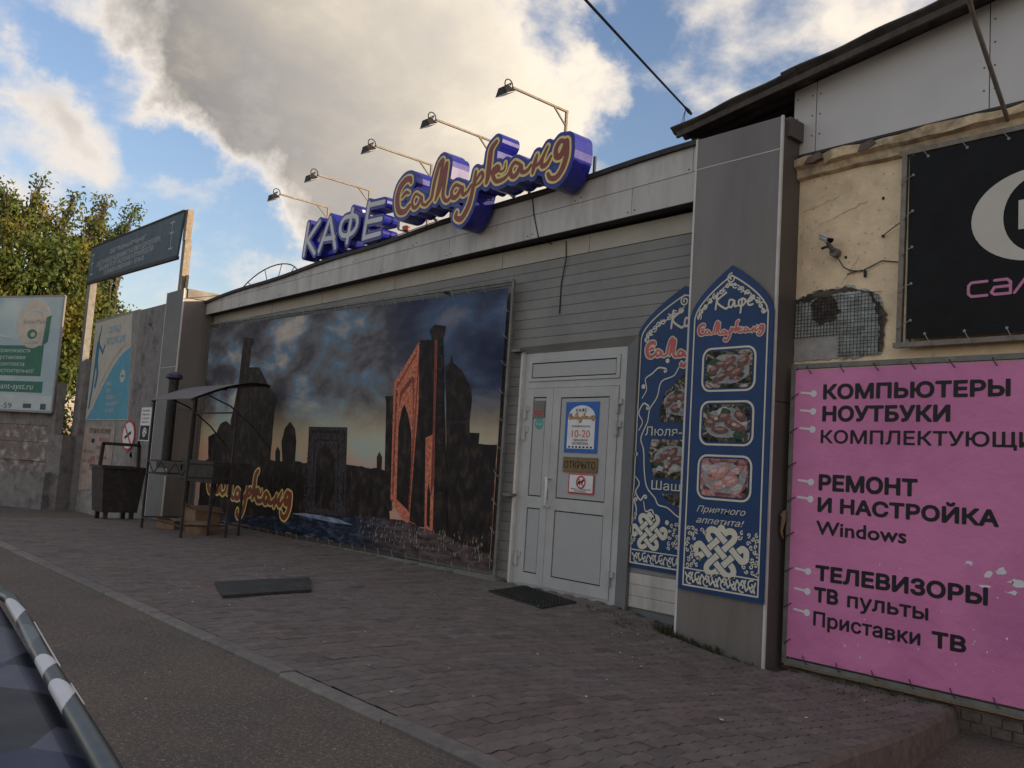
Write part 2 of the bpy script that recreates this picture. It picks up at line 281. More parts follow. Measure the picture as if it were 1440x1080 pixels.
print_mat('food_salad', [(.34, (.008, .012, .01)), (.48, (.05, .06, .035)), (.54, (.20, .16, .12)), (.60, (.42, .30, .26)), (.66, (.5, .44, .38))], 11, (1, 1, 1.8), .9, detail=5)
print_mat('food_dark', [(.34, (.008, .012, .012)), (.5, (.05, .06, .04)), (.57, (.17, .12, .10)), (.66, (.42, .40, .36))], 14, (1, 1, 1.2), 1.2, detail=6)
print_mat('food_pastry', [(.34, (.03, .02, .02)), (.44, (.22, .09, .09)), (.56, (.50, .26, .24)), (.68, (.55, .42, .38))], 10, (1, 1, 1.6), .6, detail=4)
print_mat('poster_pic', [(.35, (.5, .42, .35)), (.5, (.35, .1, .1)), (.6, (.1, .1, .12)), (.7, (.5, .4, .3))], 20, (1, 1, 1), 1)

# ------------------------------------------------------------------ helpers
ORG = {}
class MB:
    def __init__(s): s.v = []; s.f = []; s.mi = []; s.tone = None
    def add(s, vs, fs, mi=0):
        n = len(s.v); s.v += [tuple(v) for v in vs]; s.f += [tuple(i+n for i in f) for f in fs]; s.mi += [mi]*len(fs); return s
    def box(s, x0, x1, y0, y1, z0, z1, mi=0):
        return s.add([(x, y, z) for z in (z0, z1) for y in (y0, y1) for x in (x0, x1)], [(0, 2, 3, 1), (4, 5, 7, 6), (0, 1, 5, 4), (2, 6, 7, 3), (0, 4, 6, 2), (1, 3, 7, 5)], mi)
    def hexa(s, p, mi=0):   # 8 points: bottom 4 (ccw from above), top 4
        return s.add(p, [(0, 3, 2, 1), (4, 5, 6, 7), (0, 1, 5, 4), (1, 2, 6, 5), (2, 3, 7, 6), (3, 0, 4, 7)], mi)
    def tube(s, pts, r, n=8, cap=True, mi=0):
        pts = [Vector(p) for p in pts]; k = len(pts); rs = r if isinstance(r, (list, tuple)) else [r]*k
        rings = []; up = None
        for i, p in enumerate(pts):
            t = (pts[min(i+1, k-1)]-pts[max(i-1, 0)]).normalized()
            if up is None:
                up = Vector((0, 0, 1)) if abs(t.z) < .9 else Vector((1, 0, 0))
            a = t.cross(up).normalized(); b = a.cross(t).normalized(); up = b
            rings.append([p+(a*math.cos(2*math.pi*j/n)+b*math.sin(2*math.pi*j/n))*rs[i] for j in range(n)])
        vs = [q for rg in rings for q in rg]; fs = []
        for i in range(k-1):
            for j in range(n): fs.append((i*n+j, i*n+(j+1) % n, (i+1)*n+(j+1) % n, (i+1)*n+j))
        if cap: fs.append(tuple(range(n-1, -1, -1))); fs.append(tuple((k-1)*n+j for j in range(n)))
        return s.add(vs, fs, mi)
    def bar(s, p, q, w, h=None, mi=0):
        p = Vector(p); q = Vector(q); h = h or w; t = (q-p).normalized(); up = Vector((0, 0, 1)) if abs(t.z) < .95 else Vector((0, 1, 0))
        a = t.cross(up).normalized()*w/2; b = a.cross(t).normalized()*h/2
        return s.hexa([p-a-b, p+a-b, q+a-b, q-a-b, p-a+b, p+a+b, q+a+b, q-a+b], mi)
    def lathe(s, c, prof, n=16, mi=0):   # prof: (r, z)
        c = Vector(c); vs = [c+Vector((r*math.cos(2*math.pi*j/n), r*math.sin(2*math.pi*j/n), z)) for r, z in prof for j in range(n)]; fs = []
        for i in range(len(prof)-1):
            for j in range(n): fs.append((i*n+j, i*n+(j+1) % n, (i+1)*n+(j+1) % n, (i+1)*n+j))
        return s.add(vs, fs, mi)
    def mesh(s, name, off=Vector((0, 0, 0)), smooth=False):
        me = bpy.data.meshes.new(name); me.from_pydata([(v[0]-off[0], v[1]-off[1], v[2]-off[2]) for v in s.v], [], s.f); me.update()
        if any(s.mi): me.polygons.foreach_set('material_index', s.mi)
        if smooth: me.polygons.foreach_set('use_smooth', [True]*len(me.polygons))
        return me
def org(p):
    o = Vector((0, 0, 0))
    while p is not None: o = o+p.location; p = p.parent
    return o
def tag(o, label=None, cat=None, group=None, kind=None):
    if label: o['label'] = label
    if cat: o['category'] = cat
    if group: o['group'] = group
    if kind: o['kind'] = kind
    return o
def empty(name, loc, label, cat, group=None, rz=0):
    o = bpy.data.objects.new(name, None); COL.objects.link(o); o.location = loc; o.rotation_euler = (0, 0, rz); o.empty_display_size = .1
    if rz: o['local'] = 1
    return tag(o, label, cat, group)
def is_local(p):
    while p is not None:
        if p.get('local'): return True
        p = p.parent
    return False
def link(name, me, m, parent=None, label=None, kind=None):
    o = bpy.data.objects.new(name, me); COL.objects.link(o); o.parent = parent
    for mm in (m if isinstance(m, (list, tuple)) else [m]): me.materials.append(MT[mm] if isinstance(mm, str) else mm)
    if label: o['label'] = label
    if kind: o['kind'] = kind
    return o
def part(name, mb, m, parent=None, smooth=False, label=None, kind=None):
    off = Vector((0, 0, 0)) if (parent is None or is_local(parent)) else org(parent)
    return link(name, mb.mesh(name, off, smooth), m, parent, label, kind)
def thing(name, mb, m, label, cat, group=None, smooth=False, kind=None):
    """one-mesh thing with its origin at its base centre"""
    a = np.array(mb.v); c = Vector(((a[:, 0].min()+a[:, 0].max())/2, (a[:, 1].min()+a[:, 1].max())/2, a[:, 2].min()))
    o = link(name, mb.mesh(name, c, smooth), m); o.location = c; return tag(o, label, cat, group, kind)

# --- flat shapes in the XZ plane -------------------------------------------------
def fill(loops, y, th, mb=None, bevel=0):
    """loops: list of [(x,z)...]; solid from y (front face, towards -Y) back to y+th. even-odd holes."""
    cu = bpy.data.curves.new('c', 'CURVE'); cu.dimensions = '2D'; cu.fill_mode = 'BOTH'; cu.extrude = max(th/2, 1e-4)
    for lp in loops:
        sp = cu.splines.new('POLY'); sp.points.add(len(lp)-1); sp.use_cyclic_u = True
        sp.points.foreach_set('co', [c for x, z in lp for c in (x, z, 0, 1)])
    o = bpy.data.objects.new('c', cu); me = bpy.data.meshes.new_from_object(o)
    mb = mb or MB()
    mb.add([(v.co.x, y+th/2-v.co.z, v.co.y) for v in me.vertices], [tuple(p.vertices) for p in me.polygons])
    bpy.data.objects.remove(o); bpy.data.curves.remove(cu); bpy.data.meshes.remove(me)
    return mb
def march(F, x0, z0, h):
    ny, nx = F.shape; P = F > 0
    idx = P[:-1, :-1]*1+P[:-1, 1:]*2+P[1:, 1:]*4+P[1:, :-1]*8
    cells = np.argwhere((idx > 0) & (idx < 15)); nxt = {}; pos = {}
    T = {1: [(3, 0)], 2: [(0, 1)], 3: [(3, 1)], 4: [(1, 2)], 5: [(3, 2), (1, 0)], 6: [(0, 2)], 7: [(3, 2)], 8: [(2, 3)], 9: [(2, 0)], 10: [(0, 3), (2, 1)], 11: [(2, 1)], 12: [(1, 3)], 13: [(1, 0)], 14: [(0, 3)]}
    def e(j, i, k):
        if k == 0: a, b, key = (j, i), (j, i+1), (j, i, 0)
        elif k == 1: a, b, key = (j, i+1), (j+1, i+1), (j, i+1, 1)
        elif k == 2: a, b, key = (j+1, i), (j+1, i+1), (j+1, i, 0)
        else: a, b, key = (j, i), (j+1, i), (j, i, 1)
        if key not in pos:
            fa, fb = F[a], F[b]; t = fa/(fa-fb) if fa != fb else .5
            pos[key] = (x0+h*(a[1]+t*(b[1]-a[1])), z0+h*(a[0]+t*(b[0]-a[0])))
        return key
    for j, i in cells:
        for a, b in T[int(idx[j, i])]: nxt[e(j, i, a)] = e(j, i, b)
    loops = []
    while nxt:
        s = next(iter(nxt)); lp = [s]; c = nxt.pop(s)
        while c != s and c in nxt: lp.append(c); c = nxt.pop(c)
        if len(lp) > 5: loops.append(simplify([pos[k] for k in lp], h*.22))
    return [l for l in loops if len(l) > 2]
def simplify(p, tol):
    out = [p[0]]
    i = 0; n = len(p)
    while i < n-1:
        j = min(i+2, n-1); best = i+1
        while j < n and j-i < 14:
            a = np.array(p[i]); b = np.array(p[j]); d = b-a; L = math.hypot(*d) or 1e-9
            q = np.array(p[i+1:j]).reshape(-1, 2)-a
            if len(q) and np.abs(q[:, 0]*d[1]-q[:, 1]*d[0]).max()/L > tol: break
            best = j; j += 1
        i = best; out.append(p[i])
    return out
def catmull(p, k=6):
    if len(p) < 3: return p
    P = [np.array(q, float) for q in p]; P = [2*P[0]-P[1]]+P+[2*P[-1]-P[-2]]; out = []
    for i in range(1, len(P)-2):
        a, b, c, d = P[i-1:i+3]
        for t in np.linspace(0, 1, k, endpoint=False):
            out.append(tuple(.5*(2*b+(c-a)*t+(2*a-5*b+4*c-d)*t*t+(3*b-a-3*c+d)*t**3)))
    out.append(tuple(P[-2])); return out
def field(strokes, h, pad):
    """strokes: [(points, r0 or list)]. distance field r-d on a grid"""
    A = np.array([q for s, _ in strokes for q in s]); rm = max(max(r) if isinstance(r, (list, tuple)) else r for _, r in strokes)+pad+2*h; x0, z0 = A.min(0)-rm; x1, z1 = A.max(0)+rm
    nx = int((x1-x0)/h)+2; nz = int((z1-z0)/h)+2; F = np.full((nz, nx), -9.)
    for s, r in strokes:
        for i in range(len(s)-1):
            r0, r1 = (r[i], r[i+1]) if isinstance(r, (list, tuple)) else (r, r)
            a = np.array(s[i]); b = np.array(s[i+1]); R = max(r0, r1)+pad
            i0 = max(0, int((min(a[0], b[0])-R-x0)/h)); i1 = min(nx, int((max(a[0], b[0])+R-x0)/h)+2)
            j0 = max(0, int((min(a[1], b[1])-R-z0)/h)); j1 = min(nz, int((max(a[1], b[1])+R-z0)/h)+2)
            X = x0+h*np.arange(i0, i1)[None, :]; Z = z0+h*np.arange(j0, j1)[:, None]
            d = b-a; L2 = max(d@d, 1e-12); t = np.clip(((X-a[0])*d[0]+(Z-a[1])*d[1])/L2, 0, 1)
            D = (r0+(r1-r0)*t)-np.hypot(X-a[0]-t*d[0], Z-a[1]-t*d[1])
            F[j0:j1, i0:i1] = np.maximum(F[j0:j1, i0:i1], D)
    return F, x0, z0
def strokes_mb(strokes, h, y, th, off=0.0, mb=None):
    F, x0, z0 = field(strokes, h, off+3*h)
    return fill(march(F+off, x0, z0, h), y, th, mb)
def bold_text_mb(body, x0, z0, hcap, width, y, grow, th=.0015, shear=0., h=None):
    """heavier lettering: outline of the built-in font grown by a distance field"""
    cu = bpy.data.curves.new('t', 'FONT'); cu.body = body; cu.shear = shear; cu.resolution_u = 3; cu.fill_mode = 'NONE'
    o = bpy.data.objects.new('t', cu); me = bpy.data.meshes.new_from_object(o)
    co = np.empty(len(me.vertices)*3); me.vertices.foreach_get('co', co); co = co.reshape(-1, 3)[:, :2]
    E = np.array([[tuple(co[e.vertices[0]]), tuple(co[e.vertices[1]])] for e in me.edges]); bpy.data.objects.remove(o); bpy.data.curves.remove(cu); bpy.data.meshes.remove(me)
    lo = E[:, :, 0].min(); w = E[:, :, 0].max()-lo; sz = hcap/.727; sx = (width-2*grow)/w if width else sz
    E = np.stack([x0+grow+(E[:, :, 0]-lo)*sx, z0+grow*.6+E[:, :, 1]*sz*(1-1.2*grow/hcap)], 2)
    h = h or hcap/26; pad = grow+3*h; X0, Z0 = E.reshape(-1, 2).min(0)-pad; X1, Z1 = E.reshape(-1, 2).max(0)+pad
    nx = int((X1-X0)/h)+2; nz = int((Z1-Z0)/h)+2; D = np.full((nz, nx), 9.); IN = np.zeros((nz, nx), bool)
    xs = X0+h*(np.arange(nx)+.37e-3); zs = Z0+h*(np.arange(nz)+.37e-3)
    for a, b in E:
        i0 = max(0, int((min(a[0], b[0])-pad-X0)/h)); i1 = min(nx, int((max(a[0], b[0])+pad-X0)/h)+2)
        j0 = max(0, int((min(a[1], b[1])-pad-Z0)/h)); j1 = min(nz, int((max(a[1], b[1])+pad-Z0)/h)+2)
        X = xs[None, i0:i1]; Z = zs[j0:j1, None]; d = b-a; t = np.clip(((X-a[0])*d[0]+(Z-a[1])*d[1])/max(d@d, 1e-14), 0, 1)
        D[j0:j1, i0:i1] = np.minimum(D[j0:j1, i0:i1], np.hypot(X-a[0]-t*d[0], Z-a[1]-t*d[1]))
        for j in np.nonzero((zs > min(a[1], b[1])) & (zs <= max(a[1], b[1])))[0]:
            xc = a[0]+(zs[j]-a[1])/(b[1]-a[1])*(b[0]-a[0]); IN[j, xs > xc] ^= True
    return fill(march(np.where(IN, D, -D)+grow, X0, Z0, h), y, th)
def text_mb(body, x0, z0, hcap, width, y, bold=0., shear=0., th=.003, mb=None, maxw=None):
    cu = bpy.data.curves.new('t', 'FONT'); cu.body = body; cu.shear = shear; cu.extrude = .5; cu.resolution_u = 4
    o = bpy.data.objects.new('t', cu); me = bpy.data.meshes.new_from_object(o); n = len(me.vertices)
    co = np.empty(n*3); me.vertices.foreach_get('co', co); co = co.reshape(-1, 3); lo = co[:, 0].min(); w = co[:, 0].max()-lo
    sz = hcap/.727; sx = (width/w) if width else sz
    mb = mb or MB()
    mb.add([(x0+(a-lo)*sx, y+th/2-c*th, z0+b*sz) for a, b, c in co], [tuple(p.vertices) for p in me.polygons])
    bpy.data.objects.remove(o); bpy.data.curves.remove(cu); bpy.data.meshes.remove(me); return mb
def rrect(x0, x1, z0, z1, r, n=5):
    out = []
    for cx, cz, a0 in ((x1-r, z1-r, 0), (x0+r, z1-r, 90), (x0+r, z0+r, 180), (x1-r, z0+r, 270)):
        for k in range(n+1): a = math.radians(a0+90*k/n); out.append((cx+r*math.cos(a), cz+r*math.sin(a)))
    return out
def circ(cx, cz, rx, rz=None, n=28): rz = rz or rx; return [(cx+rx*math.cos(2*math.pi*i/n), cz+rz*math.sin(2*math.pi*i/n)) for i in range(n)]
def sstep(t): t = min(1, max(0, t)); return t*t*(3-2*t)
def gz(x, y):
    a = .2*sstep((x+5.9)/2.2)*sstep((3.5+min(y, 0))/3.3)
    b = .3*sstep((-14.3-x)/5.2)
    return -a-b

# ------------------------------------------------------------------ ground
def sheet(name, x0, x1, y0, y1, nx, ny, zf, m, jit=0):
    vs = [(x0+(x1-x0)*i/nx, y0+(y1-y0)*j/ny, 0) for j in range(ny+1) for i in range(nx+1)]
    vs = [(x, y, zf(x, y)+random.uniform(-jit, jit)) for x, y, _ in vs]
    fs = [(j*(nx+1)+i, j*(nx+1)+i+1, (j+1)*(nx+1)+i+1, (j+1)*(nx+1)+i) for j in range(ny) for i in range(nx)]
    mb = MB(); mb.add(vs, fs); o = part(name, mb, m, smooth=True); o['kind'] = 'structure'; return o
sheet('ground', -900, 900, -900, 900, 2, 2, lambda x, y: -.62, 'ground')
sheet('road', -60, 30, -32, -3.985, 180, 56, lambda x, y: -.022+gz(min(x, -9), -4)-.02*sstep((-5-y)/4), 'asphalt', .002)
sheet('yard', -60, -14.95, -3.99, -.3, 90, 12, lambda x, y: -.012+gz(x, y), 'asphalt', .002)
def edge_x(y): return -2.54+(.0)+.165*(-y)        # the platform's right end runs slightly askew
lp = sheet('side_path', -3.2, 30, -3.985, .0, 66, 16, lambda x, y: -.36, 'asphalt', .002)
# pavers
pav = part('pavement', MB(), 'paver_bed'); bpy.data.objects.remove(pav)
mb = MB(); NX, NY = 100, 24
for j in range(NY+1):
    for i in range(NX+1):
        y = -3.89+(3.88)*j/NY; x = -14.95+(edge_x(y)-.005+14.95)*i/NX; mb.v.append((x, y, gz(x, y)-.02))
for j in range(NY):
    for i in range(NX): a = j*(NX+1)+i; mb.f.append((a, a+1, a+NX+2, a+NX+1)); mb.mi.append(0)
pavement = part('pavement', mb, 'paver_bed'); pavement['kind'] = 'structure'
RW, TL, G = .105, .21, .0026
tiles = []
amp = .009
prof = [(k*TL/8, amp*math.sin(math.pi*k/2)) for k in range(9)]
nrow = int((14.95-2.0)/RW)
for i in range(nrow):
    xa = -14.95+i*RW
    off = TL/2 if i % 2 else 0
    for j in range(-1, 20):
        ya = -3.885+j*TL+off; yb = ya+TL
        if yb > -.02 and ya > -.14: continue
        ya2 = max(ya, -3.885); yb2 = min(yb, -.02)
        if yb2-ya2 < .05: continue
        if xa+RW > edge_x((ya2+yb2)/2): continue
        if xa > -4.75 and xa < -3.8 and yb2 > -.30: 
            yb2 = -.30
            if yb2-ya2 < .05: continue
        tiles.append((xa, ya, ya2, yb2))
cpos = Vector((0, -6.4, 1.18))
tiles.sort(key=lambda t: (Vector((t[0], t[2], 0))-cpos).length + (50 if t[0] > -2.6 and False else 0))
def tile_geo(t):
    xa, ya, y0, y1 = t; top = []
    tilt = random.uniform(-.0013, .0013); dz = random.gauss(0, .0010); tx = random.uniform(-.0007, .0007)
    for u, e in prof:
        y = ya+u
        if y < y0-1e-6 or y > y1+1e-6: continue
        yy = min(max(y, y0+G), y1-G); top.append((xa+G+e, yy))
    for u, e in reversed(prof):
        y = ya+u
        if y < y0-1e-6 or y > y1+1e-6: continue
        yy = min(max(y, y0+G), y1-G); top.append((xa+RW-G+e, yy))
    cy = (y0+y1)/2; cxx = xa+RW/2
    z = [gz(x, y)+dz+tilt*(y-cy)/.1+tx*(x-cxx)/.05 for x, y in top]
    n = len(top); 
    inn = [(x+(cxx-x)*.05, y+(cy-y)*.03, zz) for (x, y), zz in zip(top, z)]
    vs = inn+[(x, y, zz-.004) for (x, y), zz in zip(top, z)]
    fs = [tuple(range(n-1, -1, -1))]+[(k, (k+1) % n, n+(k+1) % n, n+k) for k in range(n)]
    # orientation fix
    return vs, fs
stuff = MB(); tones = []
nind = 0
for t in tiles:
    vs, fs = tile_geo(t); 
    if len(vs) < 8: continue
    tn = random.choice((random.uniform(.80, 1.16), random.uniform(.93, 1.07))); tn *= .8 if random.random() < .07 else 1
    cx = t[0]; cy = (t[2]+t[3])/2
    vis = cx < -2.05-.0*cy and nind < 300
    if vis:
        mb = MB(); mb.add(vs, fs); me = mb.mesh('paver'); a = me.attributes.new('tone', 'FLOAT', 'FACE'); a.data.foreach_set('value', [tn]*len(fs))
        link('paver', me, 'paver', pavement); nind += 1
    else:
        stuff.add(vs, fs); tones += [tn]*len(fs)
me = stuff.mesh('far_pavers'); a = me.attributes.new('tone', 'FLOAT', 'FACE'); a.data.foreach_set('value', tones)
link('far_pavers', me, 'paver', pavement, kind='stuff')
mb = MB(); NE = 26
for k in range(NE+1):
    y = -3.89+3.87*k/NE; x = edge_x(y)
    mb.v += [(x-.26, y, gz(x-.26, y)-.006), (x-.008+random.uniform(-.006, .006), y, gz(x, y)-.0045), (x+.012+random.uniform(-.005, .008), y, gz(x, y)-.03), (x+.05+random.uniform(-.01, .01), y, -.42)]
for k in range(NE):
    for q in range(3): a = 4*k+q; mb.f.append((a, a+1, a+5, a+4)); mb.mi.append(0)
part('edge_mortar', mb, 'edge_soil', pavement, smooth=False)
# kerb
mbk = MB(); mbk.box(-30, -1.9, -3.982, -3.897, -.35, -.03); kerb = part('kerb', mbk, 'paver_bed'); kerb['kind'] = 'structure'
x = -29.5
while x < -2.0:
    w = 1.0; mb = MB(); j = random.uniform(-.004, .004); jz = random.uniform(-.003, .004)
    z0, z1 = gz(x, -3.9)*1, gz(x+w, -3.9)
    if x > -6: z0 = z1 = 0
    a, b = -3.99+j, -3.893+j
    mb.add([(x+.005, a, -.3+z0), (x+w-.005, a, -.3+z1), (x+w-.005, b, -.3+z1), (x+.005, b, -.3+z0), (x+.005, a, z0-.012+jz), (x+w-.005, a, z1-.012+jz), (x+w-.005, b, z1+jz), (x+.005, b, z0+jz),
            (x+.005, a+.012, z0+jz), (x+w-.005, a+.012, z1+jz)],
           [(0, 3, 2, 1), (0, 1, 5, 4), (4, 5, 9, 8), (8, 9, 6, 7), (2, 3, 7, 6), (1, 2, 6, 9, 5), (3, 0, 4, 8, 7)])
    part('kerb_stone', mb, 'kerb_concrete', kerb); x += w

# ------------------------------------------------------------------ cafe building
cafe = empty('cafe_building', (-10, 0, -.1), 'long low grey cafe building with ribbed siding, a pale fascia and bronze clad end pillars', 'building')
mb = MB(); mb.box(-15.45, -7.06, .0, 10, -.5, 3.60); mb.box(-5.44, -4.2, .0, 10, -.5, 3.60); mb.box(-7.06, -5.44, .0, 10, 2.5, 3.60); mb.box(-7.06, -5.44, .14, 10, -.5, 2.5)
part('wall', mb, 'siding_dark', cafe)
def top_z(x):
    xs = [-15.6, -14.8, -9.1, -4.5]; zs = [3.79, 3.83, 4.045, 4.175]
    return float(np.interp(x, xs, zs))
def bot_z(x): return 3.575+(x+15.45)*.0072
# siding planks
def plank(x0, x1, z0, z1, m='siding'):
    mb = MB(); yb, yf = -.001, -.022; c = .004
    P = [(yb, z0+.001), (yf+.004, z0+.001), (yf, z0+c+.002), (yf, z1-c-.002), (yf+.004, z1-.001), (yb, z1-.001)]
    n = len(P); mb.add([(x0, y, z) for y, z in P]+[(x1, y, z) for y, z in P], [tuple(range(n-1, -1, -1)), tuple(range(n, 2*n))]+[(k, (k+1) % n, n+(k+1) % n, n+k) for k in range(n)])
    part('siding_plank', mb, m, cafe)
ph = .104; z = -.0
k = 0
while z < 3.40:
    z1 = min(z+ph, 3.43)
    if z > 2.5: 
        if z > 3.1: plank(-15.44, -9.0, z, z1); plank(-8.998, -4.705, z, z1)
        else: plank(-8.998, -4.705, z, z1)
    elif z1 > 2.5-.001 and z < 2.5:
        plank(-8.998, -7.07, z, z1); plank(-5.435, -4.705, z, z1)
        plank(-7.068, -5.437, 2.502, z1) if z1-2.502 > .03 else None
    else:
        plank(-8.998, -7.07, z, z1, 'siding'); plank(-5.435, -4.705, z, z1, 'siding' if z > .3 else 'fascia')
    z = z1; k += 1
mb = MB(); mb.box(-15.44, -4.705, -.03, .0, 3.432, 3.62); part('cream_strip', mb, 'cream_trim', cafe)
for x in (-13.2, -11.6, -9.7, -7.55, -6.2):
    mb = MB(); mb.box(x, x+.02, -.037, -.031, 3.435, 3.6); part('strip_joint_cover', mb, 'cream_trim', cafe)
# soffit + fascia
mb = MB()
mb.add([(-15.44, -.18, bot_z(-15.44)+.01), (-4.705, -.18, bot_z(-4.7)+.01), (-4.705, .1, bot_z(-4.7)+.01), (-15.44, .1, bot_z(-15.44)+.01),
        (-15.44, -.18, 3.75), (-4.705, -.18, 3.8), (-4.705, .1, 3.8), (-15.44, .1, 3.75)], [(0, 3, 2, 1), (4, 5, 6, 7), (0, 1, 5, 4), (1, 2, 6, 5), (2, 3, 7, 6), (3, 0, 4, 7)])
part('soffit', mb, 'roof_dark', cafe)
def fpanel(x0, x1, za0, za1, zb0, zb1):
    mb = MB(); g = .003; y0, y1 = -.2+random.uniform(-.001, .001), -.182
    mb.hexa([(x0+g, y0, za0+g), (x1-g, y0, za1+g), (x1-g, y1, za1+g), (x0+g, y1, za0+g), (x0+g, y0, zb0-g), (x1-g, y0, zb1-g), (x1-g, y1, zb1-g), (x0+g, y1, zb0-g)])
    p = part('fascia_panel', mb, 'fascia', cafe)
    mr = MB()
    for xx in (x0+.04, x1-.04):
        for zz in (za0+.05, zb0-.05):
            mr.lathe((xx, y0-.002, zz), [(0, 0), (.006, 0)], 6)
    # screw heads as small proud studs
    ms = MB()
    for xx in (x0+.04, x1-.04):
        for zz in (za0+.05, ): ms.box(xx-.006, xx+.006, y0-.004, y0, zz-.006, zz+.006)
    part('screw_head', ms, 'metal_dark', p)
mid = lambda x: bot_z(x)+(.20+.075*(x+15.4)/10.7)
x = -15.43
while x < -4.72:
    x1 = min(x+1.42, -4.71); fpanel(x, x1, bot_z(x), bot_z(x1), mid(x), mid(x1)); x = x1
x = -15.43; first = True
while x < -4.72:
    x1 = min(x+(.7 if first else 1.42), -4.71); first = False
    if top_z(x1)-mid(x1) > .03: fpanel(x, x1, mid(x), mid(x1), max(top_z(x), mid(x)+.01), top_z(x1))
    x = x1
# backing for the fascia and the roof
mb = MB(); xs = np.linspace(-15.44, -4.705, 30)
for a, b in zip(xs[:-1], xs[1:]):
    za, zb = top_z(a), top_z(b)
    ka, kb = .012*math.sin(a*2.1), .012*math.sin(b*2.1)
    mb.hexa([(a, -.235, za-.012+ka), (b, -.235, zb-.012+kb), (b, 10, zb+.4), (a, 10, za+.4), (a, -.235, za+.035+ka), (b, -.235, zb+.035+kb), (b, 10, zb+.45), (a, 10, za+.45)])
part('roof', mb, 'roof_dark', cafe)
mb = MB(); mb.hexa([(-15.44, -.18, 3.72), (-4.705, -.18, 3.8), (-4.705, -.15, 3.8), (-15.44, -.15, 3.72), (-15.44, -.18, 3.84), (-4.705, -.18, 4.165), (-4.705, -.15, 4.165), (-15.44, -.15, 3.84)]); part('fascia_backing', mb, 'roof_dark', cafe)
mb = MB(); mb.tube([(-15.3, .05, 3.98), (-12, .02, 4.08), (-9, .0, 4.22), (-4.9, .0, 4.28)], .006, 5); part('roof_wire', mb, 'metal_dark', cafe)
# big pillar
def pillar(x0, x1, yf, zb, zt, faces, name='pillar', seam=(3.9,), side_seams=(1.85,)):
    mb = MB(); mb.box(x0+.012, x1-.012, yf+.012, .6, zb, zt-.01); p = part(name, mb, 'bronze_dark', cafe)
    zs = [zb]+list(seam)+[zt]
    for a, b in zip(zs[:-1], zs[1:]):
        mb = MB(); mb.box(x0+.018, x1-.018, yf, yf+.011, a+.004, b-.004); part('cladding_panel', mb, faces[0], p)
    zs = [zb]+list(side_seams)+[zt-.02]
    for a, b in zip(zs[:-1], zs[1:]):
        mb = MB(); mb.box(x1-.011, x1, yf+.018, .5, a+.004, b-.004); part('cladding_panel', mb, faces[1], p)
    mb = MB(); mb.box(x0, x0+.01, yf+.018, .5, zb, zt-.02); part('cladding_panel', mb, faces[0], p)
    for xx in (x0, x1):
        s = 1 if xx == x0 else -1
        mb = MB(); mb.box(min(xx-.002*s, xx+.018*s), max(xx-.002*s, xx+.018*s), yf-.003, yf-.0001, zb, zt+.003); mb.box(min(xx-.003*s, xx+.0*s), max(xx-.003*s, xx), yf-.0001, yf+.018, zb, zt+.003)
        part('corner_trim', mb, 'trim_white', p)
    for sm in seam:
        mb = MB(); mb.box(x0+.019, x1-.019, yf-.001, yf+.009, sm-.0035, sm+.0035); part('seam_strip', mb, 'trim_white', p)
    mb = MB(); mb.box(x0+.1, x1+.035, yf+.06, .5, zt-.16, zt-.0); part('cap', mb, 'bronze_dark', p)
    return p
pillar(-4.70, -3.842, -.28, -.35, 4.175, ('bronze_panel', 'bronze_dark'))
pillar(-16.26, -15.452, -.615, -.4, 3.985, ('siding_dark', 'bronze_panel'), seam=(2.6,))
# wires hanging on the facade
for pts in ([(-6.9, -.205, 4.09), (-6.86, -.208, 3.9), (-6.76, -.206, 3.62), (-6.74, -.03, 3.60)], [(-6.52, -.035, 3.6), (-6.5, -.04, 3.4), (-6.56, -.03, 3.15), (-6.56, -.03, 2.83)]):
    mb = MB(); mb.tube(pts, .006, 5); part('hanging_wire', mb, 'gasket', cafe)

# ------------------------------------------------------------------ door (part of the cafe)
dr = part('entrance_door', MB().box(-7.055, -6.985, -.012, .1, -.02, 2.43).box(-5.685, -5.61, -.012, .1, -.06, 2.43).box(-6.985, -5.685, -.012, .1, 2.36, 2.43).box(-6.985, -5.685, -.010, .1, 2.055, 2.125).box(-6.985, -5.685, -.012, .1, -.06, .015), 'door_white', cafe)
part('door_backing', MB().box(-6.99, -5.68, .06, .10, -.02, 2.37), 'gasket', dr)
def leaf(x0, x1, z0, z1, rails, m='door_white', name='door_leaf'):
    """rails: stile width, list of panel z ranges"""
    sw, pans = rails; mb = MB(); yf, yb = -.022, .03
    mb.box(x0, x0+sw, yf, yb, z0, z1); mb.box(x1-sw, x1, yf, yb, z0, z1)
    zc = [z0]
    edges = []
    for a, b in pans: edges += [a, b]
    edges = [z0]+edges+[z1]
    for i in range(0, len(edges), 2): mb.box(x0+sw, x1-sw, yf, yb, edges[i], edges[i+1])
    lf = part(name, mb, m, dr)
    for a, b in pans:
        part('gasket', MB().box(x0+sw, x1-sw, -.008, -.002, a, b), 'gasket', dr)
        part('door_panel', MB().box(x0+sw+.012, x1-sw-.012, -.016, -.009, a+.012, b-.012), 'door_panel', dr)
    return lf
leaf(-6.982, -6.585, .018, 2.05, (.10, [(.13, .80), (.92, 1.96)]))
leaf(-6.580, -5.688, .018, 2.05, (.11, [(.13, .80), (.92, 1.95)]))
leaf(-6.982, -5.688, 2.128, 2.357, (.045, [(2.16, 2.325)]), name='transom')
